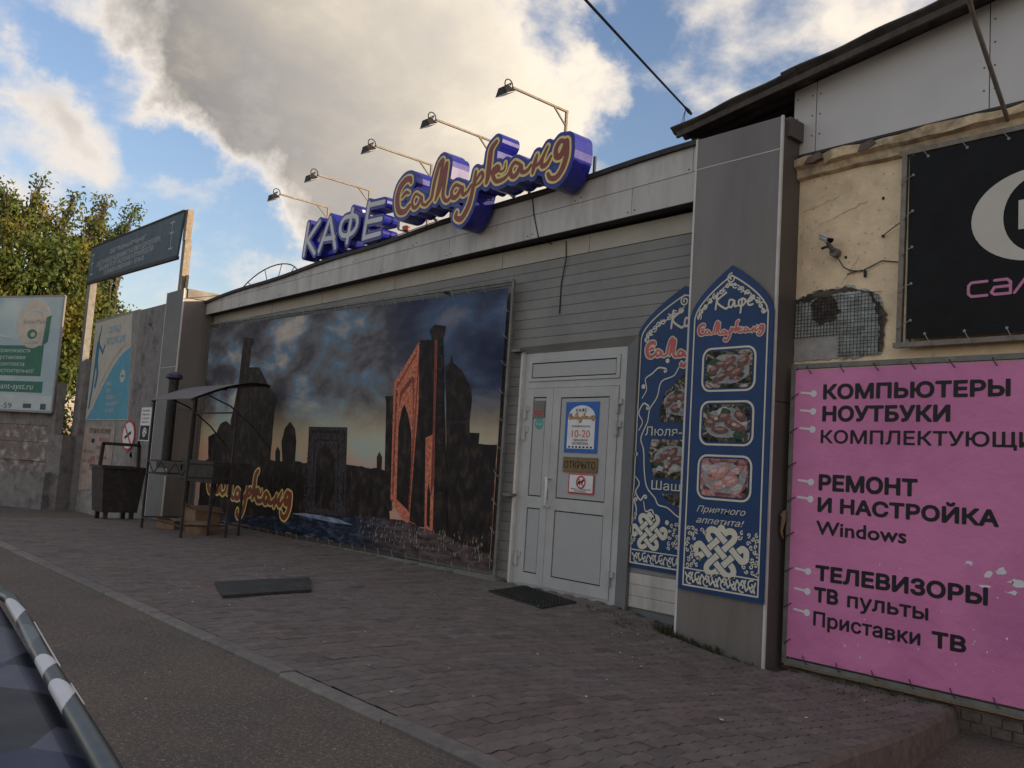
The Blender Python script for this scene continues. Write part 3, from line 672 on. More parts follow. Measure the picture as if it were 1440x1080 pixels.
# handle: a white bow
hb = MB(); hx = -6.56
hb.tube([(hx, -.022, 1.11), (hx-.01, -.07, 1.12), (hx+.015, -.085, 1.08), (hx+.02, -.088, .97), (hx+.015, -.085, .86), (hx-.01, -.07, .82), (hx, -.022, .83)], .014, 8)
part('door_handle', hb, 'white_paint', dr, smooth=True)
part('lock_plate', MB().box(-6.61, -6.585, -.03, -.022, .9, 1.0), 'metal_dark', dr)
for hx, zs in ((-6.985, (1.80, 1.58, .27)), (-5.685, (1.86, 1.64, .22))):
    for zz in zs:
        for s in (0,):
            hb = MB(); hb.tube([(hx, -.035, zz-.075), (hx, -.035, zz+.075)], .017, 8)
            hb.box(hx-.045, hx+.005, -.032, -.013, zz-.06, zz+.0); hb.box(hx, hx+.05, -.032, -.013, zz+.01, zz+.065)
            part('hinge', hb, 'door_white', dr)
# casing round the door
mb = MB(); mb.box(-7.09, -7.056, -.05, .1, -.03, 2.47); part('casing', mb, 'trim_white', dr)
mb = MB(); mb.hexa([(-5.608, -.012, -.06), (-5.44, -.06, -.06), (-5.44, .1, -.06), (-5.608, .1, -.06), (-5.608, -.012, 2.43), (-5.44, -.06, 2.52), (-5.44, .1, 2.52), (-5.608, .1, 2.43)]); part('casing', mb, 'siding_dark', dr)
mb = MB(); mb.hexa([(-7.055, -.012, 2.431), (-5.608, -.012, 2.431), (-5.608, .1, 2.431), (-7.055, .1, 2.431), (-7.09, -.06, 2.50), (-5.44, -.06, 2.521), (-5.44, .1, 2.521), (-7.09, .1, 2.50)]); part('casing', mb, 'siding', dr)

# notices on the door
SCRIPT = [[(-9.375, 4.80), (-9.40, 4.85), (-9.516, 4.848), (-9.634, 4.76), (-9.667, 4.61), (-9.605, 4.458), (-9.469, 4.425), (-9.365, 4.49)], [(-9.40, 4.66), (-9.48, 4.68), (-9.56, 4.63)], [(-9.129, 4.562), (-9.244, 4.617), (-9.314, 4.543), (-9.28, 4.445), (-9.19, 4.451), (-9.112, 4.544), (-9.087, 4.458), (-8.992, 4.429), (-8.921, 4.478)], [(-8.994, 4.44), (-8.896, 4.496), (-8.862, 4.67), (-8.785, 4.887), (-8.71, 4.938), (-8.726, 4.789), (-8.77, 4.588), (-8.808, 4.452)], [(-8.808, 4.452), (-8.74, 4.561), (-8.684, 4.717), (-8.623, 4.88), (-8.64, 4.687), (-8.656, 4.482), (-8.567, 4.398), (-8.474, 4.446)], [(-8.291, 4.517), (-8.409, 4.567), (-8.483, 4.5), (-8.451, 4.417), (-8.367, 4.422), (-8.281, 4.507), (-8.259, 4.421), (-8.178, 4.429), (-8.102, 4.505)], [(-8.034, 4.652), (-8.06, 4.486), (-8.11, 4.296), (-8.176, 4.188), (-8.263, 4.118), (-8.363, 4.156), (-8.35, 4.215)], [(-8.058, 4.476), (-7.995, 4.573), (-7.927, 4.619), (-7.892, 4.567), (-7.94, 4.51), (-8.022, 4.483)], [(-7.687, 4.936), (-7.773, 4.862), (-7.79, 4.708), (-7.805, 4.533), (-7.822, 4.474)], [(-7.804, 4.529), (-7.723, 4.604), (-7.644, 4.632), (-7.611, 4.59), (-7.712, 4.553), (-7.65, 4.458), (-7.54, 4.451), (-7.458, 4.48), (-7.399, 4.544)], [(-7.502, 4.643), (-7.512, 4.568), (-7.585, 4.555), (-7.608, 4.618)], [(-7.244, 4.567), (-7.341, 4.608), (-7.405, 4.541), (-7.377, 4.459), (-7.305, 4.457), (-7.231, 4.541), (-7.208, 4.472), (-7.126, 4.466), (-7.062, 4.517)], [(-6.975, 4.61), (-7.008, 4.515), (-7.032, 4.423)], [(-7.021, 4.481), (-6.925, 4.515), (-6.873, 4.577), (-6.81, 4.673)], [(-6.873, 4.577), (-6.893, 4.508), (-6.873, 4.463), (-6.808, 4.478), (-6.748, 4.549)], [(-6.533, 4.657), (-6.619, 4.682), (-6.678, 4.614), (-6.666, 4.526), (-6.601, 4.522), (-6.543, 4.6), (-6.523, 4.651), (-6.515, 4.495), (-6.568, 4.364), (-6.651, 4.292), (-6.742, 4.304), (-6.782, 4.359)]]
SW = [.066, .04, .040, .048, .048, .045, .055, .036, .058, .042, .024, .045, .045, .036, .042, .055]
def script_strokes(x0, z0, w, slope=0., keep=None):
    """the cafe's script word fitted from x0, baseline z0, width w"""
    s = w/3.16; out = []
    for i, st in enumerate(SCRIPT):
        if keep and i >= keep: break
        p = catmull([(x0+(x+9.67)*s, z0+(z-4.43)*s+slope*(x+9.67)*s) for x, z in st], 5)
        n = len(p); r = [SW[i]*s*(.62+.38*math.sin(math.pi*(k+.5)/n)) for k in range(n)]
        out.append((p, r))
    return out
def script_sign(parent, x0, z0, w, y, h, m_line, m_face, off=.02, slope=0., keep=None, th=.002):
    st = script_strokes(x0, z0, w, slope, keep); s = w/3.16
    part('script_outline', strokes_mb(st, h, y, th, off*s), m_line, parent)
    part('script_lettering', strokes_mb(st, h, y-th, th), m_face, parent)

def plate(name, x0, x1, z0, z1, y, th, m, label, cat, group=None):
    e = empty(name, ((x0+x1)/2, y, z0), label, cat, group)
    part('sheet', MB().box(x0, x1, y, y+th, z0, z1), m, e); return e
n1 = plate('opening_hours_notice', -6.385, -5.93, 1.39, 1.90, -.024, .003, 'sticker_blue', 'blue and white opening hours notice reading 10-20 on the upper door panel', 'notice')
arch = [(-6.345, 1.43), (-5.97, 1.43), (-5.97, 1.74)]+[(-5.97-.1875*(1-math.cos(a))*1.0, 1.74+.125*math.sin(a)) for a in np.linspace(.2, 1.5, 6)]+[(-6.345+.1875*(1-math.cos(a)), 1.74+.125*math.sin(a)) for a in np.linspace(1.5, .2, 6)]+[(-6.345, 1.74)]
part('white_arch', fill([arch], -.027, .002), 'white_paint', n1)
part('lettering', text_mb('КАФЕ', -6.235, 1.80, .032, .15, -.029, .02, th=.001), 'ink', n1)
script_sign(n1, -6.33, 1.73, .35, -.029, .004, 'ink', 'gold', .03, th=.001)
part('lettering', text_mb('РЕЖИМ РАБОТЫ', -6.28, 1.645, .018, .25, -.029, .02, th=.001), 'ink', n1)
part('hours_lettering', text_mb('10-20', -6.28, 1.545, .075, .25, -.029, .05, th=.001), 'orange_red', n1)
part('lettering', text_mb('ВЫХОДНОЙ', -6.25, 1.505, .022, .19, -.029, .02, th=.001), 'ink', n1)
part('lettering', text_mb('ВОСКРЕСЕНЬЕ', -6.265, 1.472, .022, .22, -.029, .02, th=.001), 'ink', n1)
mb = MB()
for k in range(7): mb.box(-6.32+k*.05, -6.295+k*.05, -.029, -.027, 1.438, 1.455)
part('square_row', mb, 'ink', n1)
n2 = plate('open_sign', -6.38, -5.91, 1.195, 1.345, -.03, .008, 'brass', 'brown brass plate reading ОТКРЫТО below the opening hours notice', 'sign')
part('lettering', text_mb('ОТКРЫТО', -6.36, 1.235, .07, .43, -.032, .02, th=.002), 'ink', n2)
n3 = plate('no_dogs_sticker', -6.29, -5.94, .985, 1.18, -.026, .003, 'red_sign', 'white sticker with a red crossed-out dog under the brass plate', 'sticker')
part('white_field', MB().box(-6.275, -5.955, -.028, -.026, 1.0, 1.17), 'white_paint', n3)
part('prohibition_ring', fill([circ(-6.115, 1.10, .065), circ(-6.115, 1.10, .05)], -.030, .001), 'red_sign', n3)
part('dog_shape', strokes_mb([([(-6.145, 1.095), (-6.10, 1.105)], .012), ([(-6.10, 1.105), (-6.08, 1.125)], .009), ([(-6.145, 1.095), (-6.158, 1.075)], .005), ([(-6.135, 1.09), (-6.128, 1.07)], .005), ([(-6.10, 1.095), (-6.092, 1.072)], .005), ([(-6.145, 1.1), (-6.162, 1.115)], .004)], .003, -.030, .001), 'ink', n3)
part('prohibition_bar', strokes_mb([([(-6.155, 1.14), (-6.075, 1.06)], .006)], .003, -.0315, .001), 'red_sign', n3)
part('lettering', text_mb('ВХОД С СОБАКАМИ', -6.25, 1.025, .012, .27, -.030, .02, th=.001), 'ink', n3)
part('lettering', text_mb('ЗАПРЕЩЁН', -6.20, 1.006, .012, .17, -.030, .02, th=.001), 'ink', n3)
n4 = plate('small_plaque', -6.88, -6.70, 1.74, 1.92, -.026, .004, 'plaque', 'small dark grey plaque on the narrow left door leaf', 'plaque')
part('lettering', MB().box(-6.86, -6.72, -.0275, -.026, 1.80, 1.815), 'red_sign', n4)
part('lettering', MB().box(-6.86, -6.74, -.0275, -.026, 1.77, 1.785), 'red_sign', n4)
n5 = empty('round_sticker', (-6.78, -.024, 1.62), 'round teal sticker below the dark plaque on the narrow door leaf', 'sticker')
part('sheet', fill([circ(-6.78, 1.68, .065, .06)], -.0185, .002), 'teal', n5)
part('lettering', text_mb('ЗАХОДИ', -6.825, 1.665, .017, .09, -.0205, .02, th=.001), 'white_paint', n5)

# mats
def mat_thing(name, P, th, m, label):
    mb = MB(); zs = [gz(x, y) for x, y in P]
    mb.add([(x, y, z+.004) for (x, y), z in zip(P, zs)]+[(x, y, z+th+.004) for (x, y), z in zip(P, zs)], [(3, 2, 1, 0), (4, 5, 6, 7), (0, 1, 5, 4), (1, 2, 6, 5), (2, 3, 7, 6), (3, 0, 4, 7)])
    return mb
mb = mat_thing('rubber_mat', [(-6.93, -3.25), (-7.02, -2.40), (-7.74, -2.02), (-7.66, -3.0)], .022, 'rubber', '')
# ripple: subdivide the top
thing('rubber_mat', mb, 'rubber', 'dark worn rubber mat lying askew on the paving away from the door', 'mat')
dm = empty('door_mat', (-6.15, -.5, 0), 'dark gridded mat in front of the white door', 'mat')
P = [(-5.64, -.93), (-5.76, -.37), (-6.70, -.14), (-6.55, -.76)]
mb = MB(); zz = [gz(x, y) for x, y in P]
mb.add([(x, y, z+.003) for (x, y), z in zip(P, zz)]+[(x, y, z+.009) for (x, y), z in zip(P, zz)], [(3, 2, 1, 0), (4, 5, 6, 7), (0, 1, 5, 4), (1, 2, 6, 5), (2, 3, 7, 6), (3, 0, 4, 7)])
part('mat_base', mb, 'mat_grid', dm)
mb = MB(); q = [Vector((x, y, z+.012)) for (x, y), z in zip(P, zz)]
for k in range(19):
    t = k/18; mb.bar(q[0].lerp(q[3], t), q[1].lerp(q[2], t), .008, .012)
for k in range(12):
    t = k/11; mb.bar(q[0].lerp(q[1], t), q[3].lerp(q[2], t), .008, .010)
part('mat_grid', mb, 'rubber', dm, kind='stuff')

# ------------------------------------------------------------------ banner
ART = {
'left': [(-13.892, 0.081), (-14.003, 0.826), (-14.105, 1.684), (-13.935, 2.284), (-13.904, 3.008), (-13.917, 3.067), (-13.532, 3.031), (-13.496, 2.957), (-13.594, 2.868), (-13.593, 2.558), (-13.224, 2.542), (-12.83, 2.229), (-12.527, 2.065), (-12.554, 1.909), (-12.572, 1.509), (-12.561, 1.112), (-12.321, 0.127)],
'farleft': [(-14.616, 0.05), (-14.958, 1.406), (-14.615, 1.486), (-14.507, 1.634), (-14.287, 1.684), (-14.089, 1.612), (-13.984, 1.493), (-13.613, 0.058)],
'dome': [(-12.212, 0.908), (-12.175, 1.103), (-12.256, 1.382), (-12.182, 1.579), (-12.037, 1.679), (-11.865, 1.569), (-11.798, 1.391), (-11.783, 1.117), (-11.619, 0.935)],
'dome2': [(-12.367, 0.944), (-12.422, 1.226), (-12.361, 1.302), (-12.273, 1.23), (-12.22, 0.951)],
'midportal': [(-11.345, 0.397), (-11.457, 1.606), (-10.411, 1.605), (-10.285, 0.422)],
'midarch': [(-11.099, 0.496), (-11.172, 1.158), (-11.096, 1.283), (-10.943, 1.375), (-10.78, 1.291), (-10.66, 1.176), (-10.562, 0.477)],
'thin': [(-9.605, 1.027), (-9.634, 1.229), (-9.583, 1.3), (-9.514, 1.232), (-9.499, 1.032)],
'lowmass': [(-15.1, .06), (-15.1, 1.0), (-12.51, 1.092), (-11.433, 1.088), (-10.371, 1.108), (-9.661, 1.091), (-9.424, 1.064), (-9.144, 0.199), (-11.052, 0.2), (-12.329, 0.1)],
'col': [(-9.381, 0.568), (-9.511, 1.915), (-9.557, 2.012), (-9.373, 2.008), (-9.203, 0.582)],
'red': [(-9.247, 0.721), (-9.37, 2.178), (-9.211, 2.33), (-8.882, 2.672), (-8.798, 1.87), (-8.812, 1.273), (-8.813, 0.491), (-8.648, 0.454), (-8.966, 0.496)],
'redarch': [(-9.115, 0.73), (-9.192, 1.621), (-9.145, 1.838), (-9.097, 1.902), (-8.998, 1.765), (-8.909, 1.552), (-8.862, 1.236), (-8.847, 0.609)],
'redframe': [(-9.213, 1.874), (-9.212, 2.056), (-8.975, 2.249), (-8.934, 2.222), (-8.854, 1.271), (-8.908, 1.871), (-8.965, 2.176), (-9.168, 2.012)],
'darkside': [(-8.89, 2.675), (-8.872, 2.686), (-8.62, 2.678), (-8.45, 1.557), (-8.56, 1.486), (-8.47, 0.44), (-8.648, 0.44), (-8.83, 0.46), (-8.85, 1.4)],
'lower': [(-8.603, 1.493), (-8.468, 1.53), (-8.38, 1.083), (-8.332, 0.416), (-8.494, 0.434)],
'lowarch': [(-8.453, 0.472), (-8.491, 0.874), (-8.473, 0.96), (-8.43, 0.844), (-8.392, 0.443)],
'tower': [(-8.628, 2.691), (-8.688, 2.795), (-8.595, 2.859), (-8.373, 2.827), (-8.386, 2.748), (-8.411, 2.669), (-8.224, 1.56), (-8.049, 0.345), (-8.346, 0.348), (-8.391, 1.082)],
'domeR': [(-8.213, 1.56), (-8.328, 2.346), (-8.231, 2.382), (-8.22, 2.471), (-8.187, 2.38), (-8.007, 2.281), (-7.82, 2.074), (-7.785, 1.942), (-7.799, 1.696), (-7.785, 1.565), (-7.61, 1.561), (-7.613, 1.445), (-7.296, 1.438), (-7.296, 0.12), (-8.081, 0.341)],
'ground': [(-15.1, 0.10), (-12.346, 0.254), (-11.059, 0.359), (-9.876, 0.456), (-8.965, 0.489), (-8.084, 0.374), (-7.294, 0.267), (-7.294, 0.11), (-15.1, 0.03)],
'path': [(-11.729, 0.346), (-11.392, 0.381), (-10.904, 0.388), (-10.441, 0.379), (-10.053, 0.329), (-10.506, 0.32), (-11.054, 0.328)]}
ban = empty('facade_banner', (-11.2, -.13, .02), 'huge laced banner print of an old eastern city at dusk with a red portal', 'banner')
# corners: slightly tapering frame
BZ0 = lambda x: .02+(x+15.3)*.011; BZ1 = lambda x: 3.335-(x+15.3)*.021
bx0, bx1 = -15.3, -7.29
mb = MB(); mb.hexa([(bx0, -.132, BZ0(bx0)), (bx1, -.132, BZ0(bx1)), (bx1, -.128, BZ0(bx1)), (bx0, -.128, BZ0(bx0)), (bx0, -.132, BZ1(bx0)), (bx1, -.132, BZ1(bx1)), (bx1, -.128, BZ1(bx1)), (bx0, -.128, BZ1(bx0))])
part('canvas', mb, 'banner_sky', ban)
def artp(name, keys, m, layer, roughen=.0):
    loops = []
    for k in keys:
        lp = ART[k]
        if roughen:
            out = []
            for i in range(len(lp)):
                a, b = lp[i], lp[(i+1) % len(lp)]; n = max(1, int(math.hypot(a[0]-b[0], a[1]-b[1])/.09))
                for q in range(n):
                    t = q/n; out.append((a[0]+(b[0]-a[0])*t+random.uniform(-roughen, roughen)*(q > 0), a[1]+(b[1]-a[1])*t+random.uniform(-roughen, roughen)*(q > 0)))
            lp = out
        loops.append(lp)
    mb = MB()
    for lp in loops: fill([lp], -.1335-.0013*layer, .0008, mb)
    part(name, mb, m, ban)
artp('printed_city', ['lowmass'], 'art_dark', 0, .018)
artp('printed_dome', ['dome'], 'art_dark', 1); artp('printed_dome', ['dome2'], 'art_dark', 1); artp('printed_spire', ['thin'], 'art_dark', 1)
artp('printed_ruin', ['farleft'], 'art_dark', 1, .01); artp('printed_tower', ['left'], 'art_dark', 2, .006)
artp('printed_portal', ['midportal'], 'art_dim', 1); artp('printed_arch', ['midarch'], 'art_dark', 2)
artp('printed_column', ['col'], 'art_dark', 2); artp('printed_dome', ['domeR'], 'art_dark', 1, .006)
artp('printed_portal', ['darkside'], 'art_dark', 3); artp('printed_portal', ['red'], 'art_red', 4)
artp('printed_arch', ['redarch'], 'art_dark', 5); artp('printed_inlay', ['redframe'], 'art_redline', 5)
artp('printed_tower', ['tower'], 'art_dark', 5, .006); artp('printed_side_portal', ['lower'], 'art_red', 6); artp('printed_arch', ['lowarch'], 'art_dark', 7)
artp('printed_ground', ['ground'], 'art_ground', 7, .012); artp('printed_path', ['path'], 'art_path', 8)
# red lit edge of the round tower
part('printed_lit_edge', fill([[(-8.56, 2.66), (-8.50, 2.68), (-8.42, 1.6), (-8.36, 1.0), (-8.42, .8), (-8.46, 1.5)]], -.143, .0006), 'art_redline', ban)
# tiny inlay rows on the red portal and grey lines on the mid portal
mb = MB()
for k in range(7): z = 1.3+.02*k
for (a, b) in (((-9.30, 2.12), (-8.93, 2.52)), ((-9.30, 2.08), (-9.21, .80)), ((-8.86, 2.5), (-8.835, .6))):
    mb2 = strokes_mb([([a, b], .010)], .006, -.1412, .0006, 0, mb)
part('printed_inlay', mb, 'art_redline', ban)
mb = MB(); strokes_mb([([(-11.36, .62), (-11.42, 1.54), (-10.46, 1.54), (-10.36, .62)], .018), ([(-11.2, .6), (-11.25, 1.42), (-10.62, 1.42), (-10.5, .6)], .01)], .01, -.1378, .0006, 0, mb); part('printed_inlay', mb, 'art_dark', ban)
# speckled tufts in the printed foreground
mb = MB()
for k in range(170):
    x = random.uniform(-9.9, -7.4); z = random.uniform(.16, .44); h_ = random.uniform(.02, .07); dx = random.uniform(-.012, .012)
    mb.add([(x-.004, -.1446, z), (x+.004, -.1446, z), (x+dx, -.1446, z+h_)], [(0, 1, 2)])
part('printed_grass', mb, 'poster_cream', ban, kind='stuff')
# small printed masonry details on the dark buildings
mb = MB(); R = random.Random(21)
def quadp(x0, x1, z0, z1, yy): mb.add([(x0, yy, z0), (x1, yy, z0), (x1, yy, z1), (x0, yy, z1)], [(0, 1, 2, 3)])
for k in range(16):
    z = .55+k*.065
    for xx in (-11.39, -10.42):
        quadp(xx-.04, xx+.02, z, z+.035, -.1379)
for k in range(14):
    t = k/13; quadp(-8.42+.22*t-.06, -8.42+.22*t+.02, 2.6-1.9*t, 2.615-1.9*t, -.1445)
for k in range(12): quadp(-8.2+.03*k, -8.185+.03*k, 1.66, 1.70, -.1372)
part('printed_masonry', mb, 'art_dim', ban, kind='stuff')
mb = MB()
for k in range(120):
    t = R.random(); u = R.random(); z = .6+1.75*t; xl_ = -9.25-.11*t; xr_ = xl_+(.07 if R.random() < .5 else .40+.05*t); w_ = .008
    quadp(xr_-w_, xr_+w_, z, z+.012, -.1413)
part('printed_tiles', mb, 'art_redline', ban, kind='stuff')
script_sign(ban, -14.75, .50, 2.95, -.146, .018, 'script_line', 'script_face', .03, slope=-.035, th=.001)
# frame and lacing
fr = MB(); fo = .075
pts = [(bx0-fo, BZ0(bx0)-fo), (bx1+fo, BZ0(bx1)-fo), (bx1+fo, BZ1(bx1)+fo), (bx0-fo, BZ1(bx0)+fo)]
for i in range(4):
    a, b = pts[i], pts[(i+1) % 4]; fr = MB(); fr.bar((a[0], -.115, a[1]), (b[0], -.115, b[1]), .035, .03); part('frame_bar', fr, 'metal_frame', ban)
for x in (-14.5, -12.5, -10.5, -8.5):
    part('bracket', MB().box(x-.015, x+.015, -.1, -.023, 3.24, 3.27), 'metal_frame', ban)
for z in (.9, 2.45): part('bracket', MB().box(bx1+.08, bx1+.24, -.11, -.023, z, z+.03), 'metal_frame', ban)
part('ledge', MB().box(-9.2, -7.15, -.16, -.023, -.02, .03), 'metal_frame', ban)
def laced(parent, x0, x1, z0f, z1f, y, out, m, step, sides='LRTB', r=.004, eyelet=True, yb=None):
    """cords from canvas eyelets out and round the frame"""
    yb = yb if yb is not None else y+.03
    pts = []
    if 'T' in sides:
        n = int((x1-x0)/step); pts += [((x0+(i+.5)*step, z1f(x0+(i+.5)*step)-.03), (-.6, 1)) for i in range(n)]
    if 'B' in sides:
        n = int((x1-x0)/step); pts += [((x0+(i+.5)*step, z0f(x0+(i+.5)*step)+.03), (.6, -1)) for i in range(n)]
    if 'L' in sides:
        n = int((z1f(x0)-z0f(x0))/step); pts += [((x0+.03, z0f(x0)+(i+.5)*step), (-1, -.7)) for i in range(n)]
    if 'R' in sides:
        n = int((z1f(x1)-z0f(x1))/step); pts += [((x1-.03, z0f(x1)+(i+.5)*step), (1, -.7)) for i in range(n)]
    for (x, z), (dx, dz) in pts:
        j = random.uniform(.8, 1.2)
        mb = MB(); mb.tube([(x, y-.001, z), (x+dx*out*.5*j, y-.016, z+dz*out*.5), (x+dx*out*j, y-.012, z+dz*out), (x+dx*out*1.1*j, yb, z+dz*out*1.1)], r, 5)
        c = part('tie_cord', mb, m, parent)
        if eyelet:
            e = MB(); e.add([(x+.011*math.cos(a), y-.0022, z+.011*math.sin(a)) for a in np.linspace(0, 2*math.pi, 8, endpoint=False)], [tuple(range(8))]); part('eyelet', e, 'metal_grey', c)
laced(ban, bx0, bx1, BZ0, BZ1, -.134, .09, 'metal_grey', .30, 'RTB', .004, False)

# ------------------------------------------------------------------ blue menu boards
def spiral(cx, cz, r, a0, turns, sgn=1, n=16):
    return [(cx+r*(1-.8*k/n)*math.cos(a0+sgn*turns*2*math.pi*k/n), cz+r*(1-.8*k/n)*math.sin(a0+sgn*turns*2*math.pi*k/n)) for k in range(n+1)]
def arch_pts(xl, xr, zs, za, inset=0, n=7):
    xc = (xl+xr)/2; out = []
    for k in range(n+1):
        t = k/n; out.append((xr-inset-(xr-inset-xc)*(t**1.55), zs+(za-inset*1.1-zs)*(t**.95)))
    right = out; left = [(2*xc-x, z) for x, z in reversed(right[:-1])]
    return right+left
def knot(cx, cz, R, y, parent, res, part_x=None):
    g = R/2.35; q = .7071; T = 1.55; sz = .88
    def B(k, t): return (cx+g*(k*q+t*q), cz+sz*g*(k*q-t*q))       # falling bands
    def A(k, t): return (cx+g*(-k*q+t*q), cz+sz*g*(k*q+t*q))      # rising bands
    st = [([B(k, -T), B(k, T)], g*.26) for k in (-1, 0, 1)]+[([A(k, -T), A(k, T)], g*.26) for k in (-1, 0, 1)]
    th = np.linspace(0, math.pi, 11)
    st.append(([B(.5+.5*math.cos(a), -T-.62*math.sin(a)) for a in th], g*.26))
    st.append(([B(-.5+.5*math.cos(a), T+.62*math.sin(a)) for a in th], g*.26))
    st.append(([A(.5+.5*math.cos(a), T+.62*math.sin(a)) for a in th], g*.26))
    st.append(([A(-.5+.5*math.cos(a), -T-.62*math.sin(a)) for a in th], g*.26))
    for s_ in (-1, 1):
        a0 = (cx+s_*g*1.80, cz+sz*g*.39); a1 = (cx+s_*g*1.80, cz-sz*g*.39)
        st.append((catmull([a0, (cx+s_*g*2.05, cz+sz*g*.56), (cx+s_*g*2.38, cz+sz*g*.36), (cx+s_*g*2.42, cz), (cx+s_*g*2.38, cz-sz*g*.36), (cx+s_*g*2.05, cz-sz*g*.56), a1], 4), g*.26))
    st.append(([(cx, cz+sz*g*2.12), (cx+.001, cz+sz*g*2.12)], g*.36))
    part('knot_ornament', strokes_mb(st, res, y, .0008), 'board_cream', parent)
    gp = []
    for i in (-1, 0, 1):
        for j in (-1, 0, 1):
            c = (cx+g*(i*q-j*q), cz+sz*g*(i*q+j*q)); e = .31
            for s_ in (-1, 1):
                if (i+j) % 2 == 0: d0, d1, n0, n1 = q, -q*sz, q, q*sz
                else: d0, d1, n0, n1 = q, q*sz, -q, q*sz
                gp.append(([(c[0]+g*(-e*d0+s_*e*n0), c[1]+g*(-e*d1+s_*e*n1)), (c[0]+g*(e*d0+s_*e*n0), c[1]+g*(e*d1+s_*e*n1))], g*.04))
    part('knot_crossings', strokes_mb(gp, res*.6, y-.0008, .0006), 'board_blue', parent)
def scroll_field(parent, boxes, y, res, seed, r0=.022, w=.0042):
    R_ = random.Random(seed)
    for (x0, x1, z0, z1) in boxes:
        st = []; pts = []
        for _ in range(400):
            c = (R_.uniform(x0, x1), R_.uniform(z0, z1))
            if all(math.hypot(c[0]-p[0], c[1]-p[1]) > r0*1.75 for p in pts): pts.append(c)
        for k, c in enumerate(pts):
            a = R_.uniform(0, 6.28); sg = R_.choice((-1, 1)); r = r0*R_.uniform(.75, 1.0); st.append((spiral(c[0], c[1], r, a, .95, sg, 12), w))
            e = (c[0]+r*math.cos(a), c[1]+r*math.sin(a)); st.append(([e, (e[0]+.6*r*math.cos(a-sg*1.3), e[1]+.6*r*math.sin(a-sg*1.3))], [w*1.5, w*.5]))
        if st: part('scroll_ornament', strokes_mb(st, res, y, .0008), 'board_cream', parent)
def scroll_band(x0, x1, zc, h, y, parent, res, n):
    st = []; w = (x1-x0)/n
    for k in range(n):
        cx = x0+(k+.5)*w; s = 1 if k % 2 else -1
        st.append((spiral(cx, zc+s*h*.12, h*.34, s*1.2, .9, s), h*.055))
        st.append((catmull([(cx-w*.5, zc-s*h*.3), (cx-w*.2, zc-s*h*.05), (cx+w*.1, zc-s*h*.35), (cx+w*.45, zc+s*h*.3)], 5), h*.06))
        st.append(([(cx+w*.3, zc-s*h*.2), (cx+w*.36, zc-s*h*.36)], h*.07))
    part('scroll_ornament', strokes_mb(st, res, y, .0008), 'board_cream', parent)
def vine(parent, pts_list, y, res, r):
    for p in pts_list:
        q = catmull(p, 5); e = Vector(q[-1]); a = math.atan2(q[-1][1]-q[-3][1], q[-1][0]-q[-3][0]); sg = 1 if (round(q[0][0]*100) % 2) else -1
        rr = .022; c = (q[-1][0]-rr*math.cos(a+sg*-1.57), q[-1][1]-rr*math.sin(a+sg*-1.57))
        sp = spiral(c[0], c[1], rr, a-sg*1.57, .85, sg, 12)
        st = [(q, [r*(.5+.5*k/len(q)) for k in range(len(q))]), (sp, r*.8)]
        part('vine_ornament', strokes_mb(st, res, y, .0008), 'board_cream', parent)

b1 = empty('menu_board', (-4.255, -.31, .28), 'blue arched menu board with three food photos on the front of the bronze pillar', 'sign', 'blue arched menu boards beside the door')
Y1 = -.305
xl, xr = -4.662, -3.848; L1 = arch_pts(xl, xr, 2.57, 2.985)+[(xl, .285), (xr, .278)]
part('board', fill([L1], Y1, .012), 'board_blue', b1)
brd = arch_pts(xl, xr, 2.56, 2.955, .05)
o1 = [(xr-.05, .325)]+brd+[(xl+.05, .325), (xr-.05, .325)]
part('border_line', strokes_mb([(o1, .0065)], .004, Y1-.002, .001), 'board_cream', b1)
part('border_line', strokes_mb([([(xl+.05, .462), (xr-.05, .455)], .005)], .003, Y1-.0021, .001), 'board_cream', b1)
st = []
ap = arch_pts(xl, xr, 2.555, 2.925, .085)
for k in range(len(ap)-1):
    a, b = ap[k], ap[k+1]; mx, mz = (a[0]+b[0])/2, (a[1]+b[1])/2; s = 1 if k % 2 else -1
    st.append((spiral(mx, mz, .027, k*.9, 1.1, s), .0052))
ip = arch_pts(xl, xr, 2.50, 2.86, .15)
st.append((catmull([(p[0], p[1]+.012*(-1)**i) for i, p in enumerate(ap)], 4), .0045))
st.append((spiral(-4.255, 2.875, .045, 1.57, 1.4), .0062))
ap9 = arch_pts(xl, xr, 2.555, 2.925, .085, 13)
for k in range(1, len(ap9)-1, 2): st.append((spiral(ap9[k][0], ap9[k][1]-.012, .015, k*1.7, .9, -1 if k % 2 else 1, 10), .0038))
part('arch_scrolls', strokes_mb(st, .003, Y1-.0022, .001), 'board_cream', b1)
